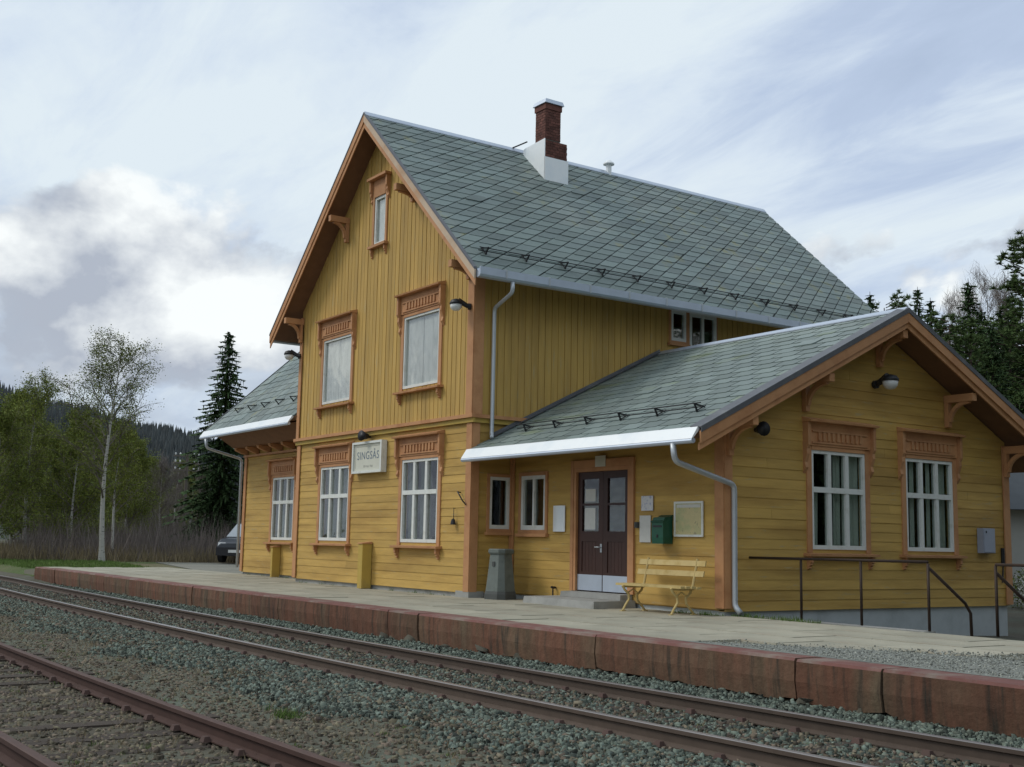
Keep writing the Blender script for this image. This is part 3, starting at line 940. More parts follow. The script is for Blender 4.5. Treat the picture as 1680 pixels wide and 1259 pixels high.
# --- walls
w_f = [(-6.70, -5.20, 1.035, 2.76), (-2.72, -1.22, 1.035, 2.76)]
wall(ST, FF, [(-WD, 0.10), (0, 0.10), (0, ZB), (-WD, ZB)], w_f, 'h', PIT, 0.10, butt=(-7.6, -0.5))
w_u = [(-6.70, -5.22, 4.28, 5.83), (-2.73, -1.25, 4.28, 5.83), (-4.29, -3.75, 7.72, 8.86)]
gab = [(-WD, ZB), (0, ZB), (0, 6.78), (RX, 10.47), (-WD, 6.78)]
wall(ST, FU, gab, w_u, 'v', 0.166, u_start=-WD)
wall(ST, FS, [(0.0, 0.10), (A - 0.02, 0.10), (A - 0.02, ZB), (0.0, ZB)], [(0.40, 0.88, 1.33, 2.34)], 'h', PIT, 0.10)
w_s = [(5.06, 5.50, 5.56, 6.24), (5.60, 6.42, 5.42, 6.24)]
wall(ST, FSU, [(0.0, ZB), (D, ZB), (D, 6.70), (0.0, 6.70)], w_s, 'v', 0.166, u_start=0.0, joined=True)
w_w = [(0.33, 1.14, 1.32, 2.36), (2.05, 3.64, 0.10, 2.44)]
wall(ST, FW, [(0.0, 0.08), (LW, 0.08), (LW, 3.18), (0.0, 3.18)], w_w, 'h', PIT, 0.10)
w_e = [(2.96, 4.32, 1.06, 2.71), (5.42, 6.78, 1.06, 2.71)]
wall(ST, FE, [(A, 0.07), (A + B, 0.07), (A + B, 3.17), (WRY, 5.02), (A, 3.17)], w_e, 'h', PIT, 0.07, butt=(1.6, 8.0))
w_l = [(-11.83, -10.38, 1.02, 2.73)]
wall(ST, FW, [(-WD - LW, 0.08), (-WD - 0.001, 0.08), (-WD - 0.001, 4.85), (-WD - LW, 4.85)], w_l, 'h', PIT, 0.08)
# walls out of sight, plain
mb = MB()
mb.prism([FL.P(u, z, -0.1) for u, z in [(-A - B, 0.08), (-A, 0.08), (-A, 4.9), (-WRY, 8.3), (-A - B, 4.9)]], [FL.P(u, z, 0.02) for u, z in [(-A - B, 0.08), (-A, 0.08), (-A, 4.9), (-WRY, 8.3), (-A - B, 4.9)]])
mb.build('end_wall', 'yellow_h', ST)
mb = MB()
mb.box(-WD - LW + 0.1, -WD, A + B - 0.1, A + B, 0.08, 4.9)
mb.box(0.0, LW - 0.13, A + B - 0.1, A + B, 0.08, 3.17)
mb.prism([(x, D, z) for x, z in [(-WD, 0.1), (0, 0.1), (0, 6.75), (RX, 10.45), (-WD, 6.75)]], [(x, D - 0.1, z) for x, z in [(-WD, 0.1), (0, 0.1), (0, 6.75), (RX, 10.45), (-WD, 6.75)]])
mb.box(-WD, -WD + 0.1, 0.2, D - 0.11, 3.0, 6.72)
mb.box(-0.12, -0.02, A + 0.01, D - 0.11, 0.1, 3.44)
mb.box(-WD, -WD + 0.1, A + B, D - 0.11, 0.1, 2.99)
tag(mb.build('rear_wall', 'yellow_h', ST), kind='stuff')
# floors so the rooms are closed and dim
mb = MB()
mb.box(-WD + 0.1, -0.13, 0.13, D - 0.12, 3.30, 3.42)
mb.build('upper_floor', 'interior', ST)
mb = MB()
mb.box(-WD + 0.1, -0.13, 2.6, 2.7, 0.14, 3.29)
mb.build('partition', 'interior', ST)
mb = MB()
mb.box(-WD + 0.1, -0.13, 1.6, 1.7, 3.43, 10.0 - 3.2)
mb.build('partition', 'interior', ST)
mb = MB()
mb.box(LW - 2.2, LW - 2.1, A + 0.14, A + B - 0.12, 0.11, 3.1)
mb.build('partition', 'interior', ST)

# --- windows
full_g = ('cloth_g', [(0.03, 0.28, 0.02, 0.98), (0.36, 0.62, 0.02, 0.98), (0.76, 0.97, 0.02, 0.98)])
full_g2 = ('cloth_g', [(0.04, 0.5, 0.02, 0.98), (0.56, 0.97, 0.02, 0.98)])
wn = sash(ST, FF, *w_f[0], 3, 0.60, 'pane', full_g2); ornate(wn, FF, *w_f[0])
wn = sash(ST, FF, *w_f[1], 3, 0.60, 'pane', ('cloth_g', [(0.03, 0.30, 0.02, 0.98), (0.36, 0.56, 0.02, 0.98), (0.60, 0.66, 0.02, 0.98)])); ornate(wn, FF, *w_f[1])
for k in (0, 1):
    wn = sash(ST, FU, *w_u[k], 1, None, 'pane', None, w=0.045)
    a0, a1, b0, b1 = w_u[k]
    for q in range(4):
        c0 = a0 + 0.03 + (a1 - a0 - 0.06) * q / 4; c1 = a0 + 0.03 + (a1 - a0 - 0.06) * (q + 1) / 4 - 0.010
        mb = MB(); mb.fbox(FU, c0, c1, b0 + 0.03, b1 - 0.03, -0.060 + 0.006 * (q % 2), -0.045 + 0.006 * (q % 2)); mb.build('blind_board', 'blind', wn)
    ornate(wn, FU, *w_u[k])
# attic light: a pale blind board
a0, a1, b0, b1 = w_u[2]
wn = sash(ST, FU, a0, a1, b0, b1, 1, None, 'pane', None, w=0.06)
mb = MB(); mb.fbox(FU, a0 + 0.03, a1 - 0.03, b0 + 0.03, b1 - 0.03, -0.060, -0.045); mb.build('blind_board', 'blind', wn)
for (a, b) in ((a0 - 0.08, a0 - 0.002), (a1 + 0.002, a1 + 0.08)):
    mb = MB(); mb.fbox(FU, a, b, b0, b1 + 0.40, 0.002, 0.05); mb.build('casing', 'orange', wn)
mb = MB(); mb.fbox(FU, a0, a1, b1 + 0.002, b1 + 0.40, 0.002, 0.06); mb.build('header', 'orange', wn)
mb = MB(); mb.fbox(FU, a0 - 0.18, a1 + 0.18, b1 + 0.402, b1 + 0.46, 0.002, 0.18); mb.build('cap', 'orange', wn)
console(wn, FU, a0 - 0.15, 0.06, b1 + 0.40, 0.55, 0.11); console(wn, FU, a1 + 0.09, 0.06, b1 + 0.40, 0.55, 0.11)
mb = MB(); mb.fbox(FU, a0 - 0.14, a1 + 0.14, b0 - 0.06, b0 - 0.002, 0.002, 0.13); mb.build('sill', 'orange', wn)
console(wn, FU, a0 - 0.08, 0.05, b0 - 0.062, 0.22, 0.08); console(wn, FU, a1 + 0.03, 0.05, b0 - 0.062, 0.22, 0.08)
# gable end windows
wn = sash(ST, FE, *w_e[0], 3, 0.60, 'pane_d', ('cloth', [(0.03, 0.24, 0.02, 0.62), (0.38, 0.46, 0.02, 0.98), (0.52, 0.64, 0.02, 0.98), (0.68, 0.98, 0.02, 0.98)])); ornate(wn, FE, *w_e[0])
wn = sash(ST, FE, *w_e[1], 3, 0.60, 'pane_d', ('cloth', [(0.22, 0.30, 0.02, 0.98), (0.57, 0.64, 0.02, 0.98), (0.70, 0.98, 0.02, 0.98)])); ornate(wn, FE, *w_e[1])
# left wing window
wn = sash(ST, FW, *w_l[0], 3, 0.60, 'pane', full_g2); ornate(wn, FW, *w_l[0])
# two small windows in the porch corner
def plain_casing(win, fr, u0, u1, z0, z1, w=0.07, d=0.045):
    mb = MB()
    mb.fbox(fr, u0 - w, u0 - 0.001, z0 - w, z1 + w, 0.002, d)
    mb.build('casing', 'orange', win)
    mb = MB(); mb.fbox(fr, u1 + 0.001, u1 + w, z0 - w, z1 + w, 0.002, d); mb.build('casing', 'orange', win)
    mb = MB(); mb.fbox(fr, u0, u1, z1 + 0.001, z1 + w, 0.002, d); mb.build('casing', 'orange', win)
    mb = MB(); mb.fbox(fr, u0 - w - 0.03, u1 + w + 0.03, z0 - w - 0.06, z0 - w - 0.001, 0.002, d + 0.05); mb.build('sill', 'orange', win)
    mb = MB(); mb.fbox(fr, u0, u1, z0 - w, z0 - 0.001, 0.002, d); mb.build('casing', 'orange', win)
wn = sash(ST, FS, 0.40, 0.88, 1.33, 2.34, 1, None, 'pane_d', None, w=0.06); plain_casing(wn, FS, 0.40, 0.88, 1.33, 2.34, 0.06)
wn = sash(ST, FW, 0.33, 1.14, 1.32, 2.36, 2, None, 'pane_d', None, w=0.07); plain_casing(wn, FW, 0.33, 1.14, 1.32, 2.36)
# windows under the main eave
wn = sash(ST, FSU, *w_s[0], 1, None, 'pane_d', ('cloth_g', [(0.05, 0.95, 0.02, 0.5)]), w=0.06, d=0.02); plain_casing(wn, FSU, *w_s[0], 0.05, 0.05)
wn = sash(ST, FSU, *w_s[1], 2, None, 'pane_d', ('cloth_g', [(0.6, 0.95, 0.02, 0.6)]), w=0.07, d=0.03); plain_casing(wn, FSU, *w_s[1], 0.05, 0.05)

# --- door
dr = empty('door'); dr.parent = ST
mb = MB()
mb.fbox(FW, 2.05, 2.115, 0.235, 2.44, -0.10, 0.05); mb.fbox(FW, 3.575, 3.64, 0.235, 2.44, -0.10, 0.05); mb.fbox(FW, 2.1152, 3.5748, 2.37, 2.44, -0.10, 0.05)
mb.build('door_frame', 'orange', dr)
for (a, b) in ((1.96, 2.047), (3.642, 3.74)):
    mb = MB(); mb.fbox(FW, a, b, 0.235, 2.58, 0.002, 0.06); mb.build('casing', 'orange', dr)
mb = MB(); mb.fbox(FW, 2.0475, 3.6415, 2.442, 2.58, 0.002, 0.055); mb.build('casing', 'orange', dr)
for (a, b) in ((2.117, 2.842), (2.848, 3.573)):
    mb = MB()
    s = 0.12
    zg0, zg1 = 1.30, 2.24
    mb.fbox(FW, a, a + s, 0.24, 2.368, -0.05, 0.0)
    mb.fbox(FW, b - s, b, 0.24, 2.368, -0.05, 0.0)
    mb.fbox(FW, a + s, b - s, zg1, 2.368, -0.05, 0.0)
    mb.fbox(FW, a + s, b - s, 1.12, zg0, -0.05, 0.0)
    mb.fbox(FW, a + s, b - s, 0.24, 0.58, -0.05, 0.0)
    mb.fbox(FW, a + s, b - s, 1.76, 1.80, -0.05, -0.004)
    mb.build('door_leaf', 'door', dr)
    for (p0, p1) in ((zg0, 1.76), (1.80, zg1)):
        mb = MB(); mb.fbox(FW, a + s, b - s, p0, p1, -0.030, -0.026); mb.build('pane', 'pane_d', dr)
    # boarded lower panel
    n = 5
    for i in range(n):
        w = (b - a - 2 * s) / n
        mb = MB(); mb.fbox(FW, a + s + i * w + 0.003, a + s + (i + 1) * w - 0.003, 0.58, 1.12, -0.045, -0.014); mb.build('door_board', 'door', dr)
    mb = MB(); mb.fbox(FW, a + 0.01, b - 0.01, 0.25, 0.53, 0.0015, 0.006); mb.build('kick_plate', 'sheet', dr)
mb = MB()
mb.tube([FW.P(2.80, 1.02, 0.0), FW.P(2.80, 1.02, 0.06), FW.P(2.70, 1.02, 0.07)], 0.011, 6)
mb.fbox(FW, 2.775, 2.825, 0.93, 1.08, 0.001, 0.008)
mb.build('handle', 'pipe', dr)
# porch interior behind the door glass stays dark by itself

# --- corner boards and bands
def board(fr, u0, u1, z0, z1, d0, d1, key='orange', name='corner_board'):
    mb = MB(); mb.fbox(fr, u0, u1, z0, z1, d0, d1); return mb.build(name, key, ST)
board(FF, -0.15, 0.045, 0.12, ZB - 0.08, 0.032, 0.055)
board(FS, -0.0319, 0.13, 0.12, ZB - 0.08, 0.032, 0.054)
board(FF, -WD - 0.03, -WD + 0.15, 0.12, ZB - 0.08, 0.032, 0.055)
mb = MB(); mb.box(-WD - 0.06, -WD - 0.002, -0.031, 0.9, 0.12, 6.6); mb.build('corner_board', 'orange', ST)
board(FU, -0.13, 0.095, ZB + 0.09, 6.62, 0.034, 0.056)
board(FSU, -0.083, 0.14, ZB + 0.09, 6.40, 0.034, 0.056)
board(FU, -WD - 0.03, -WD + 0.12, ZB + 0.09, 6.60, 0.034, 0.056)
# storey band: two mouldings
board(FF, -WD - 0.08, 0.13, ZB - 0.075, ZB + 0.015, 0.034, 0.085, 'yellow', 'band')
board(FF, -WD - 0.10, 0.16, ZB + 0.0155, ZB + 0.085, 0.034, 0.135, 'orange', 'band')
board(FS, -0.0335, 1.25, ZB - 0.075, ZB + 0.015, 0.034, 0.085, 'yellow', 'band')
board(FS, -0.0335, 1.25, ZB + 0.0155, ZB + 0.085, 0.034, 0.135, 'orange', 'band')
# wing corner boards
board(FW, LW - 0.15, LW + 0.045, 0.12, 3.1, 0.032, 0.055)
board(FE, A - 0.0318, A + 0.14, 0.12, 3.1, 0.032, 0.054)
board(FE, A + B - 0.14, A + B + 0.05, 0.09, 3.1, 0.032, 0.055)
board(FW, 0.002, 0.11, 0.12, 3.15, 0.032, 0.06)
board(FS, A - 0.10, A - 0.062, 0.12, 3.15, 0.032, 0.06)
board(FW, -WD - LW - 0.04, -WD - LW + 0.13, 0.10, 3.4, 0.032, 0.055)
mb = MB(); mb.box(-WD - LW - 0.06, -WD - LW - 0.021, A - 0.031, A + 0.15, 0.10, 3.4); mb.build('corner_board', 'orange', ST)
# sloping frieze boards under the wing gable soffit
def gable_board(fr, p0, p1, h, d0, d1, key, name):
    mb = MB()
    q = [p0, p1, (p1[0], p1[1] - h), (p0[0], p0[1] - h)]
    if p1[0] < p0[0]:
        q = q[::-1]
    q = q[::-1]
    mb.prism([fr.P(u, z, d0) for u, z in q], [fr.P(u, z, d1) for u, z in q])
    return mb.build(name, key, ST)

# --- roofs
def roof_slab(name, parent, pa, pb, pc, pd, t, key):
    """quad top (eave a-b, ridge c-d above b-a), thickness t downwards"""
    n = (Vector(pb) - Vector(pa)).cross(Vector(pc) - Vector(pb)).normalized()
    if n.z < 0: n = -n
    top = [Vector(p) - n * 0.02 for p in (pa, pb, pc, pd)]
    bot = [p - n * t for p in top]
    mb = MB(); mb.hexa([*bot, *top]); ro = mb.build(name, key, parent)
    mb = MB(); mb.add([p + n * 0.003 for p in top], [(0, 1, 2, 3)]); mb.build('underlay', 'felt', ro)
    return ro
SL = []      # all slates: (matrix or None, polygon, distance, roof part, key, dims)
SLE = 0.010
def slate_poly(w, expo, slant):
    g_, cc, L_ = 0.014, 0.05, expo * 1.10
    return [(g_ + cc, 0.0), (w - g_ - cc * 0.6, 0.0), (w - g_ + slant * cc, cc), (w - g_ + slant * L_, L_), (g_ + slant * L_, L_), (g_ + slant * cc, cc)]
def slate_prism(mb, poly, L_, T):
    top = [T(x, y, SLE - (SLE + 0.002) * y / L_) for x, y in poly]
    bot = [T(x, y, -0.016) for x, y in poly]
    n = len(poly)
    mb.add(bot + top, [tuple(range(n, 2 * n))] + [(i, (i + 1) % n, n + (i + 1) % n, n + i) for i in range(n)])
def lay_slates(roof, O, along, up, length, slope, w, expo, key, seed, slant=0.0, shift=0.5):
    r2 = random.Random(seed)
    O = Vector(O); al = Vector(along).normalized(); s = Vector(up).normalized(); n = al.cross(s).normalized()
    flip = n.z < 0
    if flip: n = -n
    rows = int(slope / expo + 0.999)
    L_ = expo * 1.10
    base = slate_poly(w, expo, slant)
    for i in range(rows):
        y0 = i * expo
        x = -w * 2 - w + ((slant * expo * i) % w if slant else w * ((i * shift) % 1.0)) - (slant * L_ if slant > 0 else 0)
        while x < length:
            poly = [(x + px_, y0 + py_) for px_, py_ in base]
            cl = clip_poly(poly, [(0, 0), (length, 0), (length, slope), (0, slope)])
            if len(cl) > 2 and area(cl) > 0.004:
                lift = r2.uniform(0, 0.004)
                if r2.random() < 0.012: lift += 0.012
                c = O + al * (x + w / 2) + s * y0
                if abs(area(cl) - area(poly)) < 1e-6:
                    p = O + al * x + s * y0 + n * lift
                    ta, tb = r2.uniform(-0.008, 0.008), r2.uniform(-0.008, 0.008) * (4 if r2.random() < 0.03 else 1)
                    ax = al + s * tb; sx = s - al * tb + n * ta
                    m = Matrix(((ax.x, sx.x, n.x, p.x), (ax.y, sx.y, n.y, p.y), (ax.z, sx.z, n.z, p.z), (0, 0, 0, 1)))
                    SL.append((m, None, (c - CAM).length, roof, key, (w, expo, slant), None))
                else:
                    T = (lambda O=O, al=al, s=s, n=n, y0=y0, lift=lift: (lambda px_, py_, pz: O + al * px_ + s * py_ + n * (pz + lift)))()
                    SL.append((None, (cl, y0), (c - CAM).length, roof, key, (w, expo, slant), T))
            x += w

# main roof
rt = 0.15
E1, E2 = (EX, RY0, EZ), (EX, RY1, EZ)
R1, R2 = (RX, RY0, RZ), (RX, RY1, RZ)
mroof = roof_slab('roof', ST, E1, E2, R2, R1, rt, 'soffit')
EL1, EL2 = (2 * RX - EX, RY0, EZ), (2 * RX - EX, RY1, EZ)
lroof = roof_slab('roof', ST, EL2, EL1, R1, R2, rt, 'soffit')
slen = (Vector(R1) - Vector(E1)).length
sup = (Vector(R1) - Vector(E1)).normalized()
lay_slates(mroof, E1, (0, 1, 0), sup, RY1 - RY0, slen, 0.44, 0.278, 'slate', 1, 1.19)
supl = (Vector(R1) - Vector(EL1)).normalized()
lay_slates(lroof, EL1, (0, 1, 0), supl, RY1 - RY0, slen, 0.50, 0.315, 'slate', 2, 1.19)
# right wing roof
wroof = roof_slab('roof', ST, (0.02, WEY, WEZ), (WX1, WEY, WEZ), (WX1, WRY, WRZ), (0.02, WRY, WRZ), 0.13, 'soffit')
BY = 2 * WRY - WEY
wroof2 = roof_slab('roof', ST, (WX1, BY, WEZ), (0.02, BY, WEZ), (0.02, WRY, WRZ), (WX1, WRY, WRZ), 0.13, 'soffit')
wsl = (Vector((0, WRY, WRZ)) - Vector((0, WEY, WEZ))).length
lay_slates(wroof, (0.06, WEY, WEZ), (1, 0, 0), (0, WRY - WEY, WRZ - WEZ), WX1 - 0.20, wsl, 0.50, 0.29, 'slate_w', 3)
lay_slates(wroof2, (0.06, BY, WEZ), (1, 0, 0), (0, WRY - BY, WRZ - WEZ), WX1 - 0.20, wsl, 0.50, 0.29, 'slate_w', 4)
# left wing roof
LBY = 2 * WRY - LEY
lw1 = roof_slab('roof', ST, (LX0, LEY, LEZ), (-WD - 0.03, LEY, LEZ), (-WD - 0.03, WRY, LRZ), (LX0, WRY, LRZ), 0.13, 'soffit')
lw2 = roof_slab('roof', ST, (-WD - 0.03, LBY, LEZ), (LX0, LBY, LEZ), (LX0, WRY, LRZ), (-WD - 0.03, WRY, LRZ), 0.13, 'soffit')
lay_slates(lw1, (LX0 + 0.05, LEY, LEZ), (1, 0, 0), (0, WRY - LEY, LRZ - LEZ), -WD - 0.08 - LX0 - 0.05, (Vector((0, WRY, LRZ)) - Vector((0, LEY, LEZ))).length, 0.50, 0.315, 'slate', 5)
SL.sort(key=lambda t: t[2])
SLM = {}
rest = {}
quota = {mroof: 180, wroof: 120}
got = {}
def put(mb, m, cl, T, wh):
    L_ = wh[1] * 1.10
    if m is not None:
        slate_prism(mb, slate_poly(*wh), L_, lambda x, y, z: m @ Vector((x, y, z)))
    else:
        poly, y0 = cl
        e = SLE
        top = [T(x, y, e - (e + 0.002) * (y - y0) / L_) for x, y in poly]; bot = [T(x, y, -0.016) for x, y in poly]
        n = len(poly)
        mb.add(bot + top, [tuple(range(n, 2 * n))] + [(i, (i + 1) % n, n + (i + 1) % n, n + i) for i in range(n)])
for m, cl, dist, roof, key, wh, T in SL:
    if got.get(roof, 0) < quota.get(roof, 0):
        if m is not None:
            if (key, wh) not in SLM:
                mb = MB(); slate_prism(mb, slate_poly(*wh), wh[1] * 1.10, lambda x, y, z: Vector((x, y, z))); SLM[(key, wh)] = mb.mesh('slate', key)
            o = link('slate', SLM[(key, wh)], roof)
            o.matrix_basis = m
        else:
            mb = MB(); put(mb, m, cl, T, wh); mb.build('slate', key, roof)
        got[roof] = got.get(roof, 0) + 1
    else:
        put(rest.setdefault((roof, key), MB()), m, cl, T, wh)
for (roof, key), mb in rest.items():
    tag(mb.build('slate_field', key, roof), kind='stuff')

# ridge caps
def cap_strip(parent, p0, p1, da, db, key='sheet', w=0.12, t=0.02, name='ridge_cap'):
    """two leaves folded over a ridge from p0 to p1; da, db: directions down the two slopes"""
    p0, p1 = Vector(p0), Vector(p1); da, db = Vector(da).normalized(), Vector(db).normalized()
    up = Vector((0, 0, 1))
    mb = MB()
    q = [up * 0.035 + da * w, up * 0.055 , up * 0.035 + db * w, up * 0.015 + db * w, up * 0.02, up * 0.015 + da * w]
    mb.prism([p0 + x for x in q], [p1 + x for x in q])
    return mb.build(name, key, parent)
cap_strip(ST, (RX, RY0 - 0.02, RZ), (RX, RY1, RZ), -supl, -sup, 'sheet')
wdn = Vector((0, WEY - WRY, WEZ - WRZ)); wdn2 = Vector((0, BY - WRY, WEZ - WRZ))
cap_strip(ST, (0.08, WRY, WRZ), (WX1 + 0.01, WRY, WRZ), wdn2, wdn, 'sheet')

# verge trims of the main roof: rolled sheet over slates plus bargeboards
def slope_board(parent, p0, p1, prof, key, name):
    """extrude a profile given in (outward, normal) from p0 to p1; outward = out vector"""
    pass
def verge(parent, P0, P1, out, h0, h1, th, key, name, lift=0.0):
    """board under a sloping roof edge from eave P0 to ridge P1; vertical depth h0..h1 below the edge, thickness th outward"""
    P0, P1, out = Vector(P0), Vector(P1), Vector(out)
    z = Vector((0, 0, 1))
    a = [P0 - z * h0 + out * lift, P0 - z * h1 + out * lift, P0 - z * h1 + out * (lift + th), P0 - z * h0 + out * (lift + th)]
    b = [P1 - z * h0 + out * lift, P1 - z * h1 + out * lift, P1 - z * h1 + out * (lift + th), P1 - z * h0 + out * (lift + th)]
    mb = MB(); mb.prism(a, b)
    return mb.build(name, key, parent)
OY = (0, -1, 0)
for (e, rr) in ((E1, R1), (EL1, R1)):
    right = e is E1
    verge(ST, (e[0], RY0, EZ), rr, OY, 0.02, 0.20, 0.035, 'orange_pale' if right else 'orange', 'bargeboard')
    verge(ST, (e[0], RY0, EZ), rr, OY, 0.20, 0.33, 0.022, 'orange', 'bargeboard', -0.01)
    verge(ST, (e[0], RY0, EZ), rr, OY, -0.03, 0.018, 0.065, 'sheet_dark', 'verge_flashing', -0.02)
# purlin ends and braces under the main gable overhang
def roof_bracket(fr, u, z, reach, h, key='orange'):
    mb = MB()
    mb.fbox(fr, u - 0.06, u + 0.06, z - 0.07, z + 0.07, 0.03, reach)
    mb.fbox(fr, u - 0.05, u + 0.05, z - h, z - 0.0705, 0.032, 0.12)
    # curved brace
    pts = []
    for k in range(7):
        t = k / 6 * PI / 2
        pts.append((0.12 + (reach - 0.22) * (1 - math.cos(t)), z - h + 0.10 + (h - 0.17) * math.sin(t)))
    for (a, b) in zip(pts[:-1], pts[1:]):
        mb.beam(fr.P(u, a[1], a[0]), fr.P(u, b[1], b[0]), 0.07, 0.07, up=tuple(fr.n))
    return mb.build('roof_bracket', key, ST)
for (u, z) in ((-7.98, 6.48), (-5.62, 8.60), (-2.44, 8.60), (-0.08, 6.48)):
    roof_bracket(FU, u, z, 0.53, 0.52 if u < RX else 0.26)
# wing gable: verge sheet, two-step bargeboards
OXv = (1, 0, 0)
for (e) in ((WX1, WEY, WEZ), (WX1, BY, WEZ)):
    rr = (WX1, WRY, WRZ)
    verge(ST, e, rr, OXv, -0.035, 0.055, 0.012, 'sheet_dark', 'verge_flashing', 0.03)
    verge(ST, e, rr, OXv, 0.04, 0.22, 0.03, 'orange', 'bargeboard')
    verge(ST, e, rr, OXv, 0.215, 0.32, 0.03, 'orange', 'bargeboard', -0.035)
    # sheet lapping back over the slates
    z = Vector((0, 0, 1)); p0 = Vector(e); p1 = Vector(rr)
    mb = MB()
    mb.prism([p0 + z * 0.036 + Vector((0.042, 0, 0)), p0 + z * 0.052 + Vector((-0.20, 0, 0)), p0 + z * 0.02 + Vector((-0.20, 0, 0)), p0 + z * 0.02 + Vector((0.03, 0, 0))],
             [p1 + z * 0.036 + Vector((0.042, 0, 0)), p1 + z * 0.052 + Vector((-0.20, 0, 0)), p1 + z * 0.02 + Vector((-0.20, 0, 0)), p1 + z * 0.02 + Vector((0.03, 0, 0))])
    mb.build('verge_flashing', 'sheet_dark', ST)
for (u, z) in ((A + 0.06, 3.02), (2.80, 3.86), (WRY, 4.80), (6.64, 3.86), (A + B - 0.06, 3.02)):
    roof_bracket(FE, u, z, 0.64, 0.52)
# left wing verge
for e in ((LX0, LEY, LEZ), (LX0, LBY, LEZ)):
    verge(ST, e, (LX0, WRY, LRZ), (-1, 0, 0), -0.03, 0.22, 0.03, 'sheet_dark', 'verge_flashing')
# left wing: boxed eave on short bracket blocks
mb = MB()
mb.hexa([(-WD - LW, A - 0.45, 3.66), (-WD - 0.08, A - 0.45, 3.66), (-WD - 0.08, A - 0.032, 3.66), (-WD - LW, A - 0.032, 3.66),
         (-WD - LW, LEY + 0.15, 3.99), (-WD - 0.08, LEY + 0.15, 3.99), (-WD - 0.08, A - 0.032, 4.5), (-WD - LW, A - 0.032, 4.5)])
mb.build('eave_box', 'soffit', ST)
mb = MB(); mb.fbox(FW, -WD - LW - 0.02, -WD - 0.08, 3.40, 3.46, 0.034, 0.10); mb.build('eave_moulding', 'orange', ST)
for k in range(7):
    u = -WD - LW + 0.10 + k * 0.83
    if u > -WD - 0.2: break
    prof = [(0.034, 3.655), (0.42, 3.655), (0.40, 3.58), (0.20, 3.50), (0.034, 3.465)]
    mb = MB(); mb.prism([FW.P(u - 0.07, z, d) for d, z in prof], [FW.P(u + 0.07, z, d) for d, z in prof]); mb.build('eave_block', 'orange', ST)

# --- gutters, downpipes, snow guards
def gutter(p0, p1, out, key, h=0.17, w=0.13, name='gutter', lean=0.0):
    p0, p1, out = Vector(p0), Vector(p1), Vector(out); z = Vector((0, 0, 1))
    prof = [(0.0, 0.0), (0.0, -h * 0.8), (w * 0.25, -h), (w * (0.75 + lean), -h * 0.92), (w * (1 + lean), -h * 0.72), (w * (1 - lean), 0.0), (w * (0.9 - lean), 0.0), (w * 0.5, -h * 0.4)]
    mb = MB(); mb.prism([p0 + out * a + z * b for a, b in prof], [p1 + out * a + z * b for a, b in prof])
    return mb.build(name, key, ST)
gutter((EX - 0.02, RY0 + 0.02, EZ + 0.02), (EX - 0.02, RY1, EZ + 0.02), (1, 0, 0), 'sheet', 0.20, 0.15)
gutter((-WD - EX + 0.02, RY0 + 0.02, EZ), (-WD - EX + 0.02, RY1, EZ), (-1, 0, 0), 'sheet', 0.18, 0.14)
mb = MB()
y = RY0 + 0.6
while y < RY1:
    mb.box(EX - 0.03, EX + 0.142, y, y + 0.035, EZ + 0.021, EZ + 0.032); mb.box(EX + 0.128, EX + 0.142, y, y + 0.035, EZ - 0.14, EZ + 0.0209)
    y += 1.02
tag(mb.build('gutter_strap', 'pipe', ST), kind='stuff')
def apron(x0, x1, y, z, key='sheet_white'):
    """bright folded sheet along an eave, leaning outwards, with a rolled gutter lip"""
    mb = MB()
    q = [(y + 0.06, z + 0.045), (y - 0.01, z + 0.030), (y - 0.130, z - 0.150), (y - 0.118, z - 0.162), (y + 0.02, z - 0.02)]
    mb.prism([(x0, a, b) for a, b in q], [(x1, a, b) for a, b in q])
    mb.build('eave_apron', key, ST)
    mb = MB()
    mb.tube([(x0, y - 0.095, z - 0.18), (x1, y - 0.095, z - 0.18)], 0.042, 8)
    mb.build('gutter', 'sheet', ST)
apron(0.10, WX1 - 0.03, WEY, WEZ)
apron(LX0 - 0.02, -WD - 0.15, LEY, LEZ - 0.02)
def pipe(pts, r=0.045):
    # soften the bends
    P = [Vector(p) for p in pts]; out = [P[0]]
    for a, b, c in zip(P[:-2], P[1:-1], P[2:]):
        d0 = (a - b); d1 = (c - b); k = min(0.10, d0.length * 0.4, d1.length * 0.4)
        p0 = b + d0.normalized() * k; p2 = b + d1.normalized() * k
        for t in (0, 0.33, 0.67, 1):
            out.append(p0 * (1 - t) ** 2 + b * 2 * t * (1 - t) + p2 * t * t)
    out.append(P[-1])
    mb = MB(); mb.tube(out, r, 10)
    return mb.build('downpipe', 'pipe', ST, smooth=True)
pipe([(6.08, -0.30, 2.60), (6.10, -0.28, 2.33), (LW + 0.12, 1.08, 2.04), (LW + 0.12, 1.08, 0.16), (LW + 0.24, 1.08, 0.06)])
pipe([(0.92, 0.24, 6.04), (0.92, 0.24, 5.84), (0.15, 0.34, 5.66), (0.15, 0.34, 3.16), (0.22, 0.30, 3.08)], 0.04)
pipe([(-14.0, -0.28, 3.88), (-13.98, -0.26, 3.62), (-14.05, 0.86, 3.36), (-14.05, 0.88, 0.2)], 0.04)
def guard(parent, p, s, al, n, size=1.0):
    """snow guard: upright iron with two stays and bits of rail"""
    p, s, al, n = Vector(p), Vector(s), Vector(al), Vector(n)
    mb = MB()
    size *= 0.82
    mb.beam(p, p + n * 0.22 * size, 0.024, 0.024, up=tuple(al))
    mb.beam(p + n * 0.20 * size, p + s * 0.26 * size + n * 0.02, 0.025, 0.02, up=tuple(al))
    mb.beam(p - s * 0.02 + n * 0.03, p + s * 0.3 * size + n * 0.03, 0.03, 0.012, up=tuple(n))
    mb.build('snow_guard', 'iron', parent)
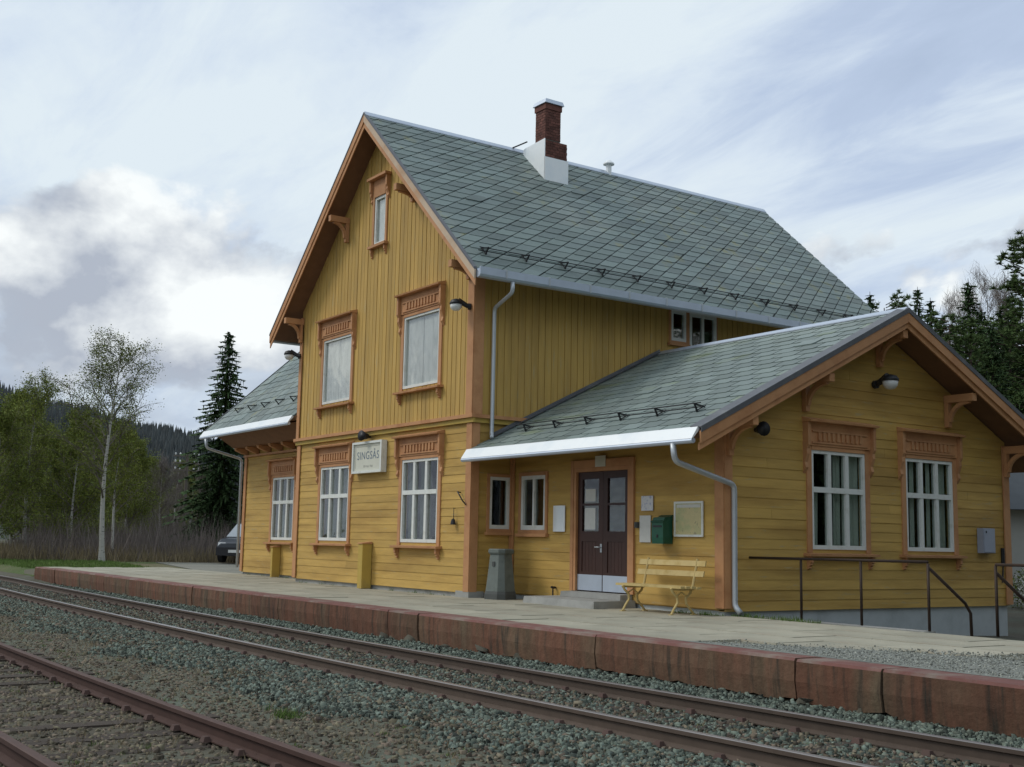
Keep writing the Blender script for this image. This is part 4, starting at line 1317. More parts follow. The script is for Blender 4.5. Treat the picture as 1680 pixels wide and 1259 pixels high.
nm = Vector((0, 1, 0)).cross(sup)
nm = nm if nm.z > 0 else -nm
def rowrail(parent, p0, p1, n, key='iron'):
    mb = MB()
    for h in (0.08, 0.15):
        mb.tube([Vector(p0) + n * h, Vector(p1) + n * h], 0.010, 5)
    tag(mb.build('snow_rail', key, parent), kind='stuff')
base = Vector(E1) + sup * 0.62
k = 0
y = 0.05
while y < RY1 - RY0 - 0.3:
    guard(mroof, base + Vector((0, y + 0.45, 0)), sup, (0, 1, 0), nm)
    y += 0.97
rowrail(mroof, base + Vector((0, 0.3, 0)), base + Vector((0, RY1 - RY0 - 0.3, 0)), nm)
wup = Vector((0, WRY - WEY, WRZ - WEZ)).normalized(); wn_ = Vector((0, -wup.z, wup.y))
base = Vector((0.15, WEY, WEZ)) + wup * 0.84
x = 0.85
while x < WX1 - 0.5:
    guard(wroof, base + Vector((x, 0, 0)), wup, (1, 0, 0), wn_, 0.85)
    x += 0.94
rowrail(wroof, base + Vector((0.6, 0, 0)), base + Vector((WX1 - 0.85, 0, 0)), wn_)
lup = Vector((0, WRY - LEY, LRZ - LEZ)).normalized(); ln_ = Vector((0, -lup.z, lup.y))
base = Vector((LX0, LEY, LEZ)) + lup * 0.75
x = 1.2
while x < 6.0:
    guard(lw1, base + Vector((x, 0, 0)), lup, (1, 0, 0), ln_)
    x += 0.97
# flashing where the wing roof meets the main wall
mb = MB()
p0 = Vector((0.085, WEY + 0.55, WEZ + 0.55 * WS)); p1 = Vector((0.085, WRY, WRZ))
zz_ = Vector((0, 0, 1))
mb.prism([p0 + zz_ * 0.03, p0 + zz_ * 0.10, p0 + zz_ * 0.10 + Vector((0.015, 0, 0)), p0 + zz_ * 0.05 + Vector((0.02, 0, 0)), p0 + zz_ * 0.05 + Vector((0.09, 0, 0)), p0 + zz_ * 0.03 + Vector((0.09, 0, 0))],
         [p1 + zz_ * 0.03, p1 + zz_ * 0.10, p1 + zz_ * 0.10 + Vector((0.015, 0, 0)), p1 + zz_ * 0.05 + Vector((0.02, 0, 0)), p1 + zz_ * 0.05 + Vector((0.09, 0, 0)), p1 + zz_ * 0.03 + Vector((0.09, 0, 0))])
mb.build('wall_flashing', 'sheet_dark', ST)

# --- chimney: part of the roof, bricks as geometry
ch = empty('chimney'); ch.parent = ST
mb = MB()
mb.box(-3.77, -2.985, 3.765, 4.42, 9.5, 10.73)
mb.build('chimney_base', 'mortar', ch)
mb = MB()
mb.box(-3.38, -2.975, 3.765, 4.20, 10.73, 11.62)
mb.build('chimney_stack', 'mortar', ch)
bm = MB()
def brick_face(fr, u0, u1, z0, z1, cw=0.145, chh=0.068):
    k = 0
    z = z0
    while z < z1 - 0.02:
        u = u0 - (cw / 2 if k % 2 else 0)
        while u < u1 - 0.01:
            a, b = max(u, u0), min(u + cw - 0.010, u1)
            if b - a > 0.02:
                bm.fbox(fr, a, b, z, min(z + chh - 0.009, z1), 0.001, 0.010 + rnd.uniform(0, 0.004))
            u += cw
        z += chh; k += 1
brick_face(Fr((-2.985, 0, 0), (0, 1, 0), (1, 0, 0)), 3.765, 4.42, 10.32, 10.73)
brick_face(Fr((-2.975, 0, 0), (0, 1, 0), (1, 0, 0)), 3.765, 4.20, 10.75, 11.62)
brick_face(Fr((0, 3.765, 0), (1, 0, 0), (0, -1, 0)), -3.38, -2.975, 10.75, 11.62)
brick_face(Fr((-3.38, 0, 0), (0, -1, 0), (-1, 0, 0)), -4.20, -3.765, 10.75, 11.62)
brick_face(Fr((0, 4.20, 0), (-1, 0, 0), (0, 1, 0)), 2.975, 3.38, 10.75, 11.62)
tag(bm.build('brickwork', 'brick', ch), kind='stuff')
mb = MB(); mb.box(-3.41, -2.945, 3.735, 4.23, 11.50, 11.64); mb.build('chimney_collar', 'brick', ch)
mb = MB()
mb.hexa([(-3.45, 3.70, 11.645), (-2.905, 3.70, 11.645), (-2.905, 4.27, 11.645), (-3.45, 4.27, 11.645), (-3.42, 3.73, 11.75), (-2.935, 3.73, 11.75), (-2.935, 4.24, 11.75), (-3.42, 4.24, 11.75)])
mb.build('chimney_cap', 'sheet', ch)
mb = MB()
mb.prism([(-2.97, 3.745, 9.55), (-2.97, 3.745, 10.76), (-3.86, 3.745, 10.71), (-3.9, 3.745, 10.4)][::-1], [(-2.97, 3.76, 9.55), (-2.97, 3.76, 10.76), (-3.86, 3.76, 10.71), (-3.9, 3.76, 10.4)][::-1])
mb.build('flashing', 'sheet_white', ch)
mb = MB(); mb.box(-2.983, -2.955, 3.745, 4.45, 9.4, 10.30); mb.build('flashing', 'sheet_white', ch)
mb = MB()
mb.tube([(-3.70, 3.735, 10.86), (-3.86, 3.66, 10.82), (-4.02, 3.52, 10.745)], 0.018, 6)
mb.build('lightning_rod', 'iron', ch)
# ridge vent
mb = MB()
mb.lathe((RX + 0.02, 6.56, RZ), [(0.075, -0.1), (0.075, 0.20), (0.085, 0.205), (0.15, 0.22), (0.15, 0.25), (0.06, 0.33), (0.0, 0.34)], 12)
mb.build('ridge_vent', 'sheet_white', ST)
#SECTION_PROPS
# ------------------------------------------------------------------ things on and round the station
# door step
mb = MB()
mb.hexa([(1.75, 0.02, -0.02), (3.80, 0.02, -0.02), (3.80, A - 0.04, -0.02), (1.75, A - 0.04, -0.02), (1.77, 0.04, 0.13), (3.78, 0.04, 0.13), (3.78, A - 0.04, 0.135), (1.77, A - 0.04, 0.135)])
tag(mb.build('door_step', 'concrete'), 'low grey concrete step in front of the brown double door', 'step')
mb = MB()
mb.hexa([(2.0, A - 0.30, 0.136), (3.70, A - 0.30, 0.136), (3.70, A - 0.035, 0.136), (2.0, A - 0.035, 0.136), (2.01, A - 0.29, 0.225), (3.69, A - 0.29, 0.225), (3.69, A - 0.035, 0.23), (2.01, A - 0.035, 0.23)])
tag(mb.build('door_sill', 'concrete'), 'narrow upper step directly under the brown double door', 'step')

# litter bin: tapered concrete pot with dark foot and rim
bn = tag(empty('litter_bin', (0.62, 0.30, 0.01), 0.25), 'grey tapered concrete litter bin in the porch corner', 'litter bin')
def sqr(mb, rings, c=0.42):
    """stack of chamfered squares: (half width, z)"""
    n = 12
    base = len(mb.v)
    for hw, z in rings:
        for k in range(4):
            a = k * PI / 2
            for (x, y) in ((hw, -hw * (1 - c)), (hw, 0), (hw, hw * (1 - c))):
                mb.v.append((x * math.cos(a) - y * math.sin(a), x * math.sin(a) + y * math.cos(a), z))
    for i in range(len(rings) - 1):
        for j in range(n):
            a = base + i * n + j; b = base + i * n + (j + 1) % n
            mb.f.append((a, b, b + n, a + n)); mb.mi.append(0)
    mb.f.append(tuple(base + j for j in range(n))[::-1]); mb.mi.append(0)
    mb.f.append(tuple(base + (len(rings) - 1) * n + j for j in range(n))); mb.mi.append(0)
mb = MB(); sqr(mb, [(0.265, 0.0), (0.265, 0.10), (0.25, 0.15)]); mb.build('foot', 'bin_dark', bn)
mb = MB(); sqr(mb, [(0.245, 0.151), (0.205, 0.55), (0.18, 0.84)]); mb.build('body', 'bin', bn)
mb = MB(); sqr(mb, [(0.195, 0.841), (0.212, 0.87), (0.212, 0.92), (0.19, 0.94), (0.16, 0.94), (0.15, 0.90)]); mb.build('rim', 'bin', bn)
mb = MB(); mb.box(-0.03, 0.03, -0.215, -0.198, 0.62, 0.70); mb.build('badge', 'bin_dark', bn)

# bench: slatted, on scrolled iron legs
be = tag(empty('bench', (4.95, 0.42, 0.0)), 'yellow slatted garden bench against the station wall under the map', 'bench')
L2 = 0.78
for k in range(4):
    mb = MB(); y = -0.24 + k * 0.115; mb.box(-L2, L2, y, y + 0.085, 0.420 - 0.012 * (k > 2), 0.456 - 0.012 * (k > 2)); mb.build('seat_slat', 'bench', be)
for k, (y, z) in enumerate(((0.235, 0.60), (0.275, 0.76))):
    mb = MB()
    mb.hexa([(-L2, y - 0.012, z), (L2, y - 0.012, z), (L2, y + 0.012, z), (-L2, y + 0.012, z), (-L2, y + 0.008, z + 0.085), (L2, y + 0.008, z + 0.085), (L2, y + 0.032, z + 0.085), (-L2, y + 0.032, z + 0.085)])
    mb.build('back_slat', 'bench', be)
for sx in (-0.58, 0.58):
    mb = MB()
    def arc(pts, r=0.020):
        mb.tube([(sx, y, z) for y, z in pts], r, 6)
    arc([(-0.26, 0.42), (-0.22, 0.36), (-0.13, 0.28), (-0.12, 0.2), (-0.2, 0.10), (-0.25, 0.02)])
    mb.build('leg', 'bench', be)
    mb = MB()
    arc([(0.30, 0.87), (0.26, 0.70), (0.20, 0.46), (0.14, 0.34), (0.05, 0.27), (0.06, 0.18), (0.16, 0.08), (0.22, 0.02)])
    mb.build('leg', 'bench', be)
    mb = MB(); arc([(-0.24, 0.405), (0.0, 0.40), (0.21, 0.405)], 0.018); arc([(-0.15, 0.30), (-0.04, 0.36), (0.08, 0.29)], 0.012); mb.build('seat_bearer', 'bench', be)
    mb = MB(); mb.box(sx - 0.03, sx + 0.03, -0.29, -0.20, 0.0, 0.022); mb.box(sx - 0.03, sx + 0.03, 0.17, 0.26, 0.0, 0.022)
    tag(mb.build('foot', 'bench', be), kind='stuff')

# green letter box
lb = tag(empty('letter_box', (4.57, A - 0.035, 1.10)), 'dark green metal letter box on the wall right of the door', 'letter box')
prof = [(0.0, 0.0), (-0.20, 0.0), (-0.21, 0.10), (-0.21, 0.34), (-0.17, 0.43), (0.0, 0.45)]
mb = MB(); mb.prism([(-0.14, y, z) for y, z in prof], [(0.14, y, z) for y, z in prof]); mb.build('body', 'green', lb)
mb = MB(); mb.hexa([(-0.15, -0.222, 0.345), (0.15, -0.222, 0.345), (0.15, 0.0, 0.455), (-0.15, 0.0, 0.455), (-0.15, -0.225, 0.365), (0.15, -0.225, 0.365), (0.15, 0.0, 0.475), (-0.15, 0.0, 0.475)]); mb.build('lid', 'green', lb)
mb = MB(); mb.box(-0.11, 0.11, -0.216, -0.211, 0.27, 0.30); mb.build('slot', 'black', lb)
mb = MB(); mb.box(-0.02, 0.02, -0.218, -0.211, 0.10, 0.15); mb.build('lock', 'black', lb)

def panel(name, fr, u0, u1, z0, z1, label, cat, face, frame=None, fw=0.03, d=0.034, th=0.02, parts=True):
    t = tag(empty(name, fr.P((u0 + u1) / 2, z0, d)), label, cat)
    def place(mb, nm, key):
        o = mb.build(nm, key)
        o.parent = t
        o.matrix_parent_inverse = Matrix.Translation(-t.location)
        return o
    mb = MB(); mb.fbox(fr, u0 + (fw if frame else 0), u1 - (fw if frame else 0), z0 + (fw if frame else 0), z1 - (fw if frame else 0), d, d + th * 0.5); place(mb, 'sheet', face)
    if frame:
        for (a, b, c, e) in ((u0, u0 + fw, z0, z1), (u1 - fw, u1, z0, z1), (u0 + fw, u1 - fw, z0, z0 + fw), (u0 + fw, u1 - fw, z1 - fw, z1)):
            mb = MB(); mb.fbox(fr, a, b, c, e, d, d + th); place(mb, 'frame', frame)
    return t, place
t, pl_ = panel('notice_map', FW, 4.76, 5.44, 1.22, 1.79, 'framed yellowed map on the wall above the bench', 'map', 'map', 'white', 0.035)
mb = MB(); mb.fbox(FW, 4.82, 5.38, 1.69, 1.74, 0.0455, 0.047); pl_(mb, 'title_strip', 'paper')
panel('notice', FW, 3.93, 4.23, 1.65, 1.90, 'small square white notice pinned above the green letter box', 'notice', 'paper_b')
panel('notice', FW, 3.89, 4.17, 1.12, 1.57, 'tall white timetable sheet behind the green letter box', 'timetable', 'paper')
panel('notice', FW, 2.69, 2.98, 2.445, 2.64, 'faded little plate just above the brown double door', 'plate', 'sign', d=0.06)
for k, (u0, u1, z0, z1) in enumerate(((2.30, 2.60, 1.83, 2.06), (2.29, 2.60, 1.33, 1.72))):
    tt = tag(MB().build('paper_sheet', 'paper') if False else empty('paper_sheet', FW.P((u0 + u1) / 2, z0, -0.033)), ('smaller', 'larger')[k] + ' white paper taped inside the glass of the left door leaf, ' + ('upper one' if k == 0 else 'lower one'), 'paper')
    mb = MB(); mb.fbox(FW, u0, u1, z0, z1, -0.024, -0.0235); o = mb.build('sheet', 'paper'); o.parent = tt; o.matrix_parent_inverse = Matrix.Translation(-tt.location)
# curved white plate left of the door
mb = MB()
for i in range(9):
    t_ = i / 8
    u = 1.42 + 0.36 * t_
    dd = 0.05 + 0.035 * math.sin(PI * t_)
    mb.v += [tuple(FW.P(u, 1.29, dd)), tuple(FW.P(u, 1.77, dd)), tuple(FW.P(u, 1.29, dd - 0.012)), tuple(FW.P(u, 1.77, dd - 0.012))]
for i in range(8):
    a = i * 4
    mb.f += [(a, a + 4, a + 5, a + 1), (a + 3, a + 7, a + 6, a + 2), (a, a + 2, a + 6, a + 4), (a + 1, a + 5, a + 7, a + 3)]; mb.mi += [0] * 4
mb.f += [(0, 1, 3, 2), (32, 34, 35, 33)]; mb.mi += [0, 0]
tag(mb.build('wall_plate', 'sheet_white', smooth=False), 'white bowed metal plate between the porch window and the door', 'plate')
# little dark tap by the wall, push button box beside the door
mb = MB(); mb.tube([FW.P(1.50, 0.05, 0.09), FW.P(1.50, 0.26, 0.09)], 0.014, 6); mb.tube([FW.P(1.50, 0.26, 0.03), FW.P(1.50, 0.27, 0.13)], 0.022, 6)
tag(mb.build('stand_tap', 'black'), 'small black tap low on the wall left of the step', 'tap')
mb = MB(); mb.fbox(FW, 3.80, 3.87, 1.36, 1.46, 0.034, 0.085); mb.fbox(FW, 3.815, 3.855, 1.385, 1.435, 0.085, 0.10)
tag(mb.build('bell_push', 'bin_dark'), 'small dark bell box just right of the door frame', 'bell')

# station name board
sg = tag(empty('name_board', (-4.12, -0.10, 2.62)), 'white station name board between the two lower front windows', 'sign')
def sg_add(mb, nm, key):
    o = mb.build(nm, key); o.parent = sg; o.matrix_parent_inverse = Matrix.Translation(-sg.location); return o
mb = MB(); mb.fbox(FF, -4.76, -3.48, 2.59, 3.19, 0.10, 0.135); sg_add(mb, 'panel', 'sign')
for (a, b, c, e) in ((-4.82, -4.76, 2.54, 3.24), (-3.48, -3.42, 2.54, 3.24), (-4.76, -3.48, 2.54, 2.59), (-4.76, -3.48, 3.19, 3.24)):
    mb = MB(); mb.fbox(FF, a, b, c, e, 0.032, 0.17); sg_add(mb, 'frame', 'white')
mb = MB(); mb.fbox(FF, -4.70, -3.54, 3.125, 3.14, 0.1352, 0.138); mb.fbox(FF, -4.70, -4.685, 2.66, 3.124, 0.1352, 0.138)
tag(sg_add(mb, 'border_line', 'letter_p'), kind='stuff')
def text(body, size, x, z, key, parent, fr, d, nm='lettering'):
    c = bpy.data.curves.new(nm, 'FONT'); c.body = body; c.size = size; c.align_x = 'CENTER'; c.align_y = 'CENTER'; c.extrude = 0.001
    c.materials.append(M[key])
    c.space_character = 1.12
    tmp = bpy.data.objects.new(nm, c); COL.objects.link(tmp)
    bpy.context.view_layer.update()
    me = bpy.data.meshes.new_from_object(tmp.evaluated_get(bpy.context.evaluated_depsgraph_get()))
    bpy.data.objects.remove(tmp)
    me.materials.clear(); me.materials.append(M[key])
    o = link(nm, me)
    o['kind'] = 'stuff'
    Xa, Za = fr.u, Vector((0, 0, 1)); Na = Xa.cross(Za)
    p = fr.P(x, z, d)
    o.parent = parent
    p = p - parent.location
    o.matrix_basis = Matrix(((Xa.x, Za.x, Na.x, p.x), (Xa.y, Za.y, Na.y, p.y), (Xa.z, Za.z, Na.z, p.z), (0, 0, 0, 1)))
    return o
text('SINGSÅS', 0.25, -4.10, 2.92, 'letter', sg, FF, 0.1375)
# a second, worn line that can no longer be read
mb = MB()
for k, (u, w_) in enumerate(((-4.30, 0.07), (-4.20, 0.05), (-4.13, 0.08), (-4.00, 0.05), (-3.93, 0.06))):
    mb.fbox(FF, u, u + w_, 2.665 + 0.008 * (k % 2), 2.715 - 0.006 * (k % 3), 0.1352, 0.137)
tag(sg_add(mb, 'worn_line', 'letter_p'), kind='stuff')

# lamps and loudspeakers
def lamp(p, n, label, s=0.86):
    """black hooded arm with opal globe"""
    p, n = Vector(p), Vector(n)
    t = tag(empty('wall_lamp', p), label, 'lamp', 'wall lamps on the station')
    z = Vector((0, 0, 1))
    mb = MB(); mb.tube([(0, 0, 0), tuple(n * 0.06)], 0.075 * s, 10); mb.build('wall_rose', 'black', t)
    mb = MB(); mb.tube([tuple(n * 0.05), tuple(n * 0.18 * s + z * 0.06), tuple(n * 0.30 * s + z * 0.10)], [0.05 * s, 0.06 * s, 0.085 * s], 10); mb.build('arm', 'black', t)
    c = n * 0.34 * s + z * 0.03
    mb = MB(); mb.lathe(tuple(c), [(0.15 * s, 0.0), (0.15 * s, 0.035), (0.11 * s, 0.09), (0.03 * s, 0.115)], 14); mb.build('hood', 'black', t, True)
    mb = MB(); mb.lathe(tuple(c), [(0.02 * s, -0.15 * s), (0.08 * s, -0.135 * s), (0.125 * s, -0.08 * s), (0.14 * s, -0.002)], 14); mb.build('globe', 'globe', t, True)
    return t
lamp((-0.02, -0.108, 5.66), (-0.45, -0.89, 0), 'black lamp with pale globe on the right corner of the front gable')
lamp((-8.0, -0.108, 5.62), (-0.6, -0.8, 0), 'black lamp with pale globe on the left corner of the front gable')
lamp((LW + 0.03, 4.62, 3.96), (1, 0, 0), 'black lamp with pale globe high in the gable of the right wing', 1.0)
lamp((-13.88, A - 0.05, 3.74), (-0.5, -0.87, 0), 'black lamp with pale globe under the eave of the left wing')
def speaker(p, n, label, s=1.0):
    p, n = Vector(p), Vector(n)
    t = tag(empty('loudspeaker', p), label, 'loudspeaker', 'black horn loudspeakers on the station')
    mb = MB(); mb.tube([(0, 0, 0), tuple(n * 0.10)], 0.04 * s, 8); mb.build('bracket', 'black', t)
    mb = MB(); mb.tube([tuple(n * 0.08), tuple(n * 0.16), tuple(n * 0.26)], [0.06 * s, 0.075 * s, 0.12 * s], 14); mb.build('horn', 'black', t, True)
    return t
speaker((-4.22, -0.04, 3.36), (0.25, -0.97, 0), 'round black loudspeaker just above the station name board')
speaker((LW + 0.03, 1.66, 2.95), (0.95, -0.3, 0), 'round black loudspeaker near the front corner of the right wing gable')

# boxed cable casings against the front
def casing(name, x, yw, h, label):
    t = tag(empty(name, (x, yw, 0.02)), label, 'cable casing', 'yellow cable casings on the front wall')
    w_ = 0.10 if h > 0.9 else 0.05
    mb = MB(); mb.box(-w_, w_, -0.26, -0.032, 0.0, h); mb.build('box', 'yellow', t)
    mb = MB(); v_ = w_ + 0.02; mb.hexa([(-v_, -0.28, h + 0.001), (v_, -0.28, h + 0.001), (v_, -0.032, h + 0.001), (-v_, -0.032, h + 0.001), (-v_, -0.28, h + 0.02), (v_, -0.28, h + 0.02), (v_, -0.032, h + 0.05), (-v_, -0.032, h + 0.05)]); mb.build('lid', 'orange', t)
casing('cable_casing', -4.06, 0.0, 0.96, 'waist high yellow wooden box casing between the lower front windows')
casing('cable_casing', -11.16, A, 0.80, 'yellow wooden box casing under the left wing window')
# hook, bell and scratches at the right corner of the front
mb = MB(); mb.tube([(-0.34, -0.035, 2.02), (-0.30, -0.13, 2.03), (-0.20, -0.16, 1.98), (-0.12, -0.13, 1.86), (-0.10, -0.06, 1.78)], 0.014, 6)
tag(mb.build('iron_hook', 'black'), 'thin curved iron hook at the right corner of the front wall', 'hook')
t = tag(empty('wall_bell', (-0.52, -0.03, 1.62)), 'small black bell on a thin rod at the right of the front wall', 'bell')
mb = MB(); mb.tube([(0, -0.04, 0.10), (0, -0.04, -0.12)], 0.007, 6); mb.tube([(0, 0, 0.10), (0, -0.04, 0.10)], 0.008, 6); mb.build('rod', 'black', t)
mb = MB(); mb.lathe((0, -0.05, -0.22), [(0.055, 0.0), (0.05, 0.03), (0.035, 0.10), (0.0, 0.12)], 10); mb.build('bell', 'black', t)
# cabinet on the wing gable
cb = tag(empty('meter_cabinet', (LW + 0.03, 7.66, 1.05)), 'grey blue meter cabinet on the gable end near its far corner', 'cabinet')
mb = MB(); mb.box(0.0, 0.13, -0.18, 0.18, 0.0, 0.46); mb.build('body', 'cabinet', cb)
mb = MB(); mb.box(0.131, 0.142, -0.165, 0.165, 0.015, 0.445); mb.build('cabinet_door', 'cabinet', cb)
mb = MB(); mb.box(0.1425, 0.150, -0.12, -0.09, 0.37, 0.41); mb.build('lock', 'black', cb)
mb = MB(); mb.tube([(LW + 0.05, 8.24, 1.15), (LW + 0.05, 8.24, 0.85)], 0.035, 8); mb.tube([(LW + 0.05, 8.24, 0.85), (LW + 0.05, 8.20, 0.5)], 0.015, 6)
tag(mb.build('cable_box', 'black'), 'dark cable junction at the far corner of the gable end', 'cable box')

# handrails at the steps down from the platform end
def handrail(name, label, posts, top, dia, end, ext=None):
    t = tag(empty(name, (posts[0][0], posts[0][1], 0.0)), label, 'handrail', 'handrails at the platform steps')
    inv = Matrix.Translation(-t.location)
    def add(mb, nm):
        o = mb.build(nm, 'rust_rail', None, True); o.parent = t; o.matrix_parent_inverse = inv
    for (x, y, z) in posts:
        mb = MB(); mb.tube([(x, y, z), (x, y, top)], 0.020, 8); add(mb, 'post')
    mb = MB(); mb.tube(ext, 0.020, 8); add(mb, 'top_rail')
    mb = MB(); mb.tube(dia, 0.022, 8); add(mb, 'stair_rail')
handrail('handrail', 'long black pipe handrail running out from the gable end wall', [(6.95, 1.50, 0.0), (8.07, 1.50, 0.0), (9.20, 1.50, 0.0)], 0.90,
         [(9.20, 1.52, 0.84), (9.20, 2.30, 0.36), (9.20, 2.42, 0.22), (9.20, 2.44, -0.5)], None, [(LW + 0.03, 1.50, 0.91), (7.0, 1.50, 0.915), (9.20, 1.50, 0.92)])
handrail('handrail', 'black pipe handrail on the far side of the platform steps', [(10.22, 1.50, 0.0), (11.6, 1.50, 0.0)], 0.90,
         [(10.22, 1.52, 0.80), (10.22, 2.30, 0.34), (10.22, 2.42, 0.22), (10.22, 2.44, -0.5)], None, [(10.22, 1.50, 0.91), (11.6, 1.50, 0.92)])
st_ = tag(empty('platform_steps', (9.7, 1.4, -0.55)), 'concrete steps leading down behind the platform between the handrails', 'steps')
for k in range(3):
    mb = MB(); mb.box(-0.46, 0.46, 0.0 + 0.28 * k, 0.28 + 0.28 * k, 0.0, 0.42 - 0.14 * k); mb.build('step', 'concrete', st_)
# retaining edge behind the platform
mb = MB()
mb.box(LW + 0.06, 9.22, 1.352, 1.60, -0.8, -0.002)
tag(mb.build('retaining_wall', 'concrete'), 'low concrete retaining wall behind the platform along the gable end', 'wall')

# ------------------------------------------------------------------ trees
def tree_obj(name, label, cat, group, tm, cm, loc, rz, s, sz=None):
    t = empty(name, loc, rz)
    t.scale = (s, s, sz or s)
    tag(t, label, cat, group)
    link('trunk', tm, t)
    for c in (cm if isinstance(cm, list) else [cm]):
        link('crown', c, t)
    return t
def tubes_np(segs, n=5):
    """segs: list of (p0,p1,r0,r1) -> mesh builder"""
    mb = MB()
    for p0, p1, r0, r1 in segs:
        mb.tube([p0, p1], [r0, r1], n, cap=False)
    return mb
def birch_proto(seed, h, leaves, lkey, bare=0.0, lean=0.0, spread=0.30, crown_from=0.22, fork=False, limbs=26, lsz=1.0):
    r = random.Random(seed)
    trunk = []; p = Vector((0, 0, -0.2)); n = 12
    pts = []
    for i in range(n + 1):
        t = i / n
        pts.append(Vector((lean * h * t + 0.012 * h * math.sin(t * 5 + seed), 0.012 * h * math.sin(t * 4 + seed * 2), h * t - 0.2)))
    rb = 0.0125 * h
    rad = [max(rb * (1 - (i / n) * 0.93), 0.012) for i in range(n + 1)]
    rad[0] *= 1.35
    mb = MB(); mb.tube(pts, rad, 8, mi=0)
    tips = []
    def at(t):
        x = t * n; i = min(int(x), n - 1); return pts[i].lerp(pts[i + 1], x - i)
    def branch(p, d, ln, rd, depth):
        k = 4
        q = p.copy(); dd = d.copy(); path = [q.copy()]
        for j in range(k):
            dd = (dd + Vector((r.uniform(-.22, .22), r.uniform(-.22, .22), r.uniform(-0.02, .20) if depth == 0 else r.uniform(-.30, .12)))).normalized()
            q = q + dd * ln / k
            path.append(q.copy())
            if depth < 2:
                for _ in range(2 if depth == 0 else 2):
                    nd = (dd + Vector((r.uniform(-1, 1), r.uniform(-1, 1), r.uniform(-.5, .7))) * 0.75).normalized()
                    branch(q, nd, ln * r.uniform(0.28, 0.48), rd * 0.45, depth + 1)
            else:
                tips.append(q.copy())
        mb.tube(path, [rd * (1 - 0.8 * j / k) + 0.003 for j in range(k + 1)], 4 if depth else 5, mi=1, cap=False)
    for i in range(limbs):
        t = crown_from + (0.97 - crown_from) * (i + r.random()) / limbs
        a = r.uniform(0, 2 * PI)
        upw = 0.55 + 0.9 * t
        d = Vector((math.cos(a), math.sin(a), upw)).normalized()
        prof = math.sin(PI * min(1, 0.18 + 0.82 * (1 - t) ** 0.8)) ** 0.6 if not fork else 1
        branch(at(t), d, h * spread * (0.25 + prof * 0.85) * (1.12 - t * 0.75) * r.uniform(0.75, 1.15), rb * 0.40 * (1.15 - t), 0)
    tm = mb.mesh('trunk', ['bark_b', 'bark_limb'])
    rr = np.random.default_rng(seed)
    T = np.array([tuple(p) for p in tips])
    idx = rr.integers(0, len(T), leaves)
    if bare:
        top = T[:, 2].max()
        pr = np.where(T[:, 0] > 0.12 * h, 0.25, 1.0)
        pr = pr / pr.sum(); idx = rr.choice(len(T), leaves, p=pr)
    c = T[idx] + rr.normal(0, 0.06 + 0.008 * h, (leaves, 3)) * np.array([1, 1, 1.1])
    s = rr.uniform(0.030, 0.070, leaves) * lsz
    a = rr.normal(0, 1, (leaves, 3)); a /= np.linalg.norm(a, axis=1)[:, None]
    b = np.cross(a, rr.normal(0, 1, (leaves, 3))); b /= np.linalg.norm(b, axis=1)[:, None]
    lw, tw = (1.0, 0.75) if lkey != 'twig' else (5.0, 0.14)
    if lkey == 'twig':
        a[:, 2] = np.abs(a[:, 2]) + 0.4
    v = np.stack([c - a * s[:, None] * lw, c + b * s[:, None] * tw, c + a * s[:, None] * lw, c - b * s[:, None] * tw], 1)
    cm = npmesh('crown', v.reshape(-1, 3), np.arange(leaves * 4).reshape(-1, 4), lkey)
    return tm, cm
def spruce_proto(seed, h, R, key='needle', whorl=0.30, low=0.04, dens=1.0):
    rr = np.random.default_rng(seed)
    mb = MB(); mb.tube([(0, 0, -0.3), (0, 0, h * 0.5), (0, 0, h * 0.99)], [0.016 * h, 0.010 * h, 0.012], 7)
    tm = mb.mesh('trunk', 'bark_d')
    V = []
    z = h * low
    while z < h * 0.985:
        t = z / h
        rad = R * (1 - t) ** 0.85
        nb = max(4, int((5 + 7 * (1 - t)) * dens))
        a0 = rr.uniform(0, 2 * PI)
        for k in range(nb):
            a = a0 + 2 * PI * k / nb + rr.uniform(-0.25, 0.25)
            L_ = rad * rr.uniform(0.5, 1.22) + 0.08
            up0 = 0.35 * t - 0.05
            m = max(3, int(L_ / 0.11))
            dirx, diry = math.cos(a), math.sin(a)
            zz0 = z + rr.uniform(-0.12, 0.12)
            for j in range(m):
                s = (j + 0.7) / m
                px_, py_ = dirx * L_ * s, diry * L_ * s
                pz = zz0 + L_ * (up0 * s - 0.42 * s * s + 0.12 * s ** 4)
                w = (0.10 + 0.32 * L_ * 0.4 * (1 - s * 0.75)) 
                for side in (-1, 1):
                    ln = w * rr.uniform(0.6, 1.3)
                    ex = px_ + dirx * ln * 0.75 - diry * side * ln * 0.75
                    ey_ = py_ + diry * ln * 0.75 + dirx * side * ln * 0.75
                    ez = pz - ln * rr.uniform(-0.15, 0.6)
                    wd = 0.05 + 0.045 * rr.random()
                    V.append([(px_ - dirx * wd * 1.5, py_ - diry * wd * 1.5, pz + 0.015), (px_ + dirx * wd * 2.2, py_ + diry * wd * 2.2, pz), (ex, ey_, ez)])
                # hanging tuft
                V.append([(px_ - diry * 0.06, py_ + dirx * 0.06, pz + 0.01), (px_ + diry * 0.06, py_ - dirx * 0.06, pz + 0.01), (px_ + dirx * rr.uniform(-0.1, 0.15), py_ + diry * rr.uniform(-0.1, 0.15), pz - 0.05 - 0.34 * rr.random() ** 2)])
        z += whorl * (0.55 + 0.6 * (1 - t)) * rr.uniform(0.8, 1.2)
    V = np.array(V)
    cm = npmesh('crown', V.reshape(-1, 3), np.arange(len(V) * 3).reshape(-1, 3), key)
    return tm, cm
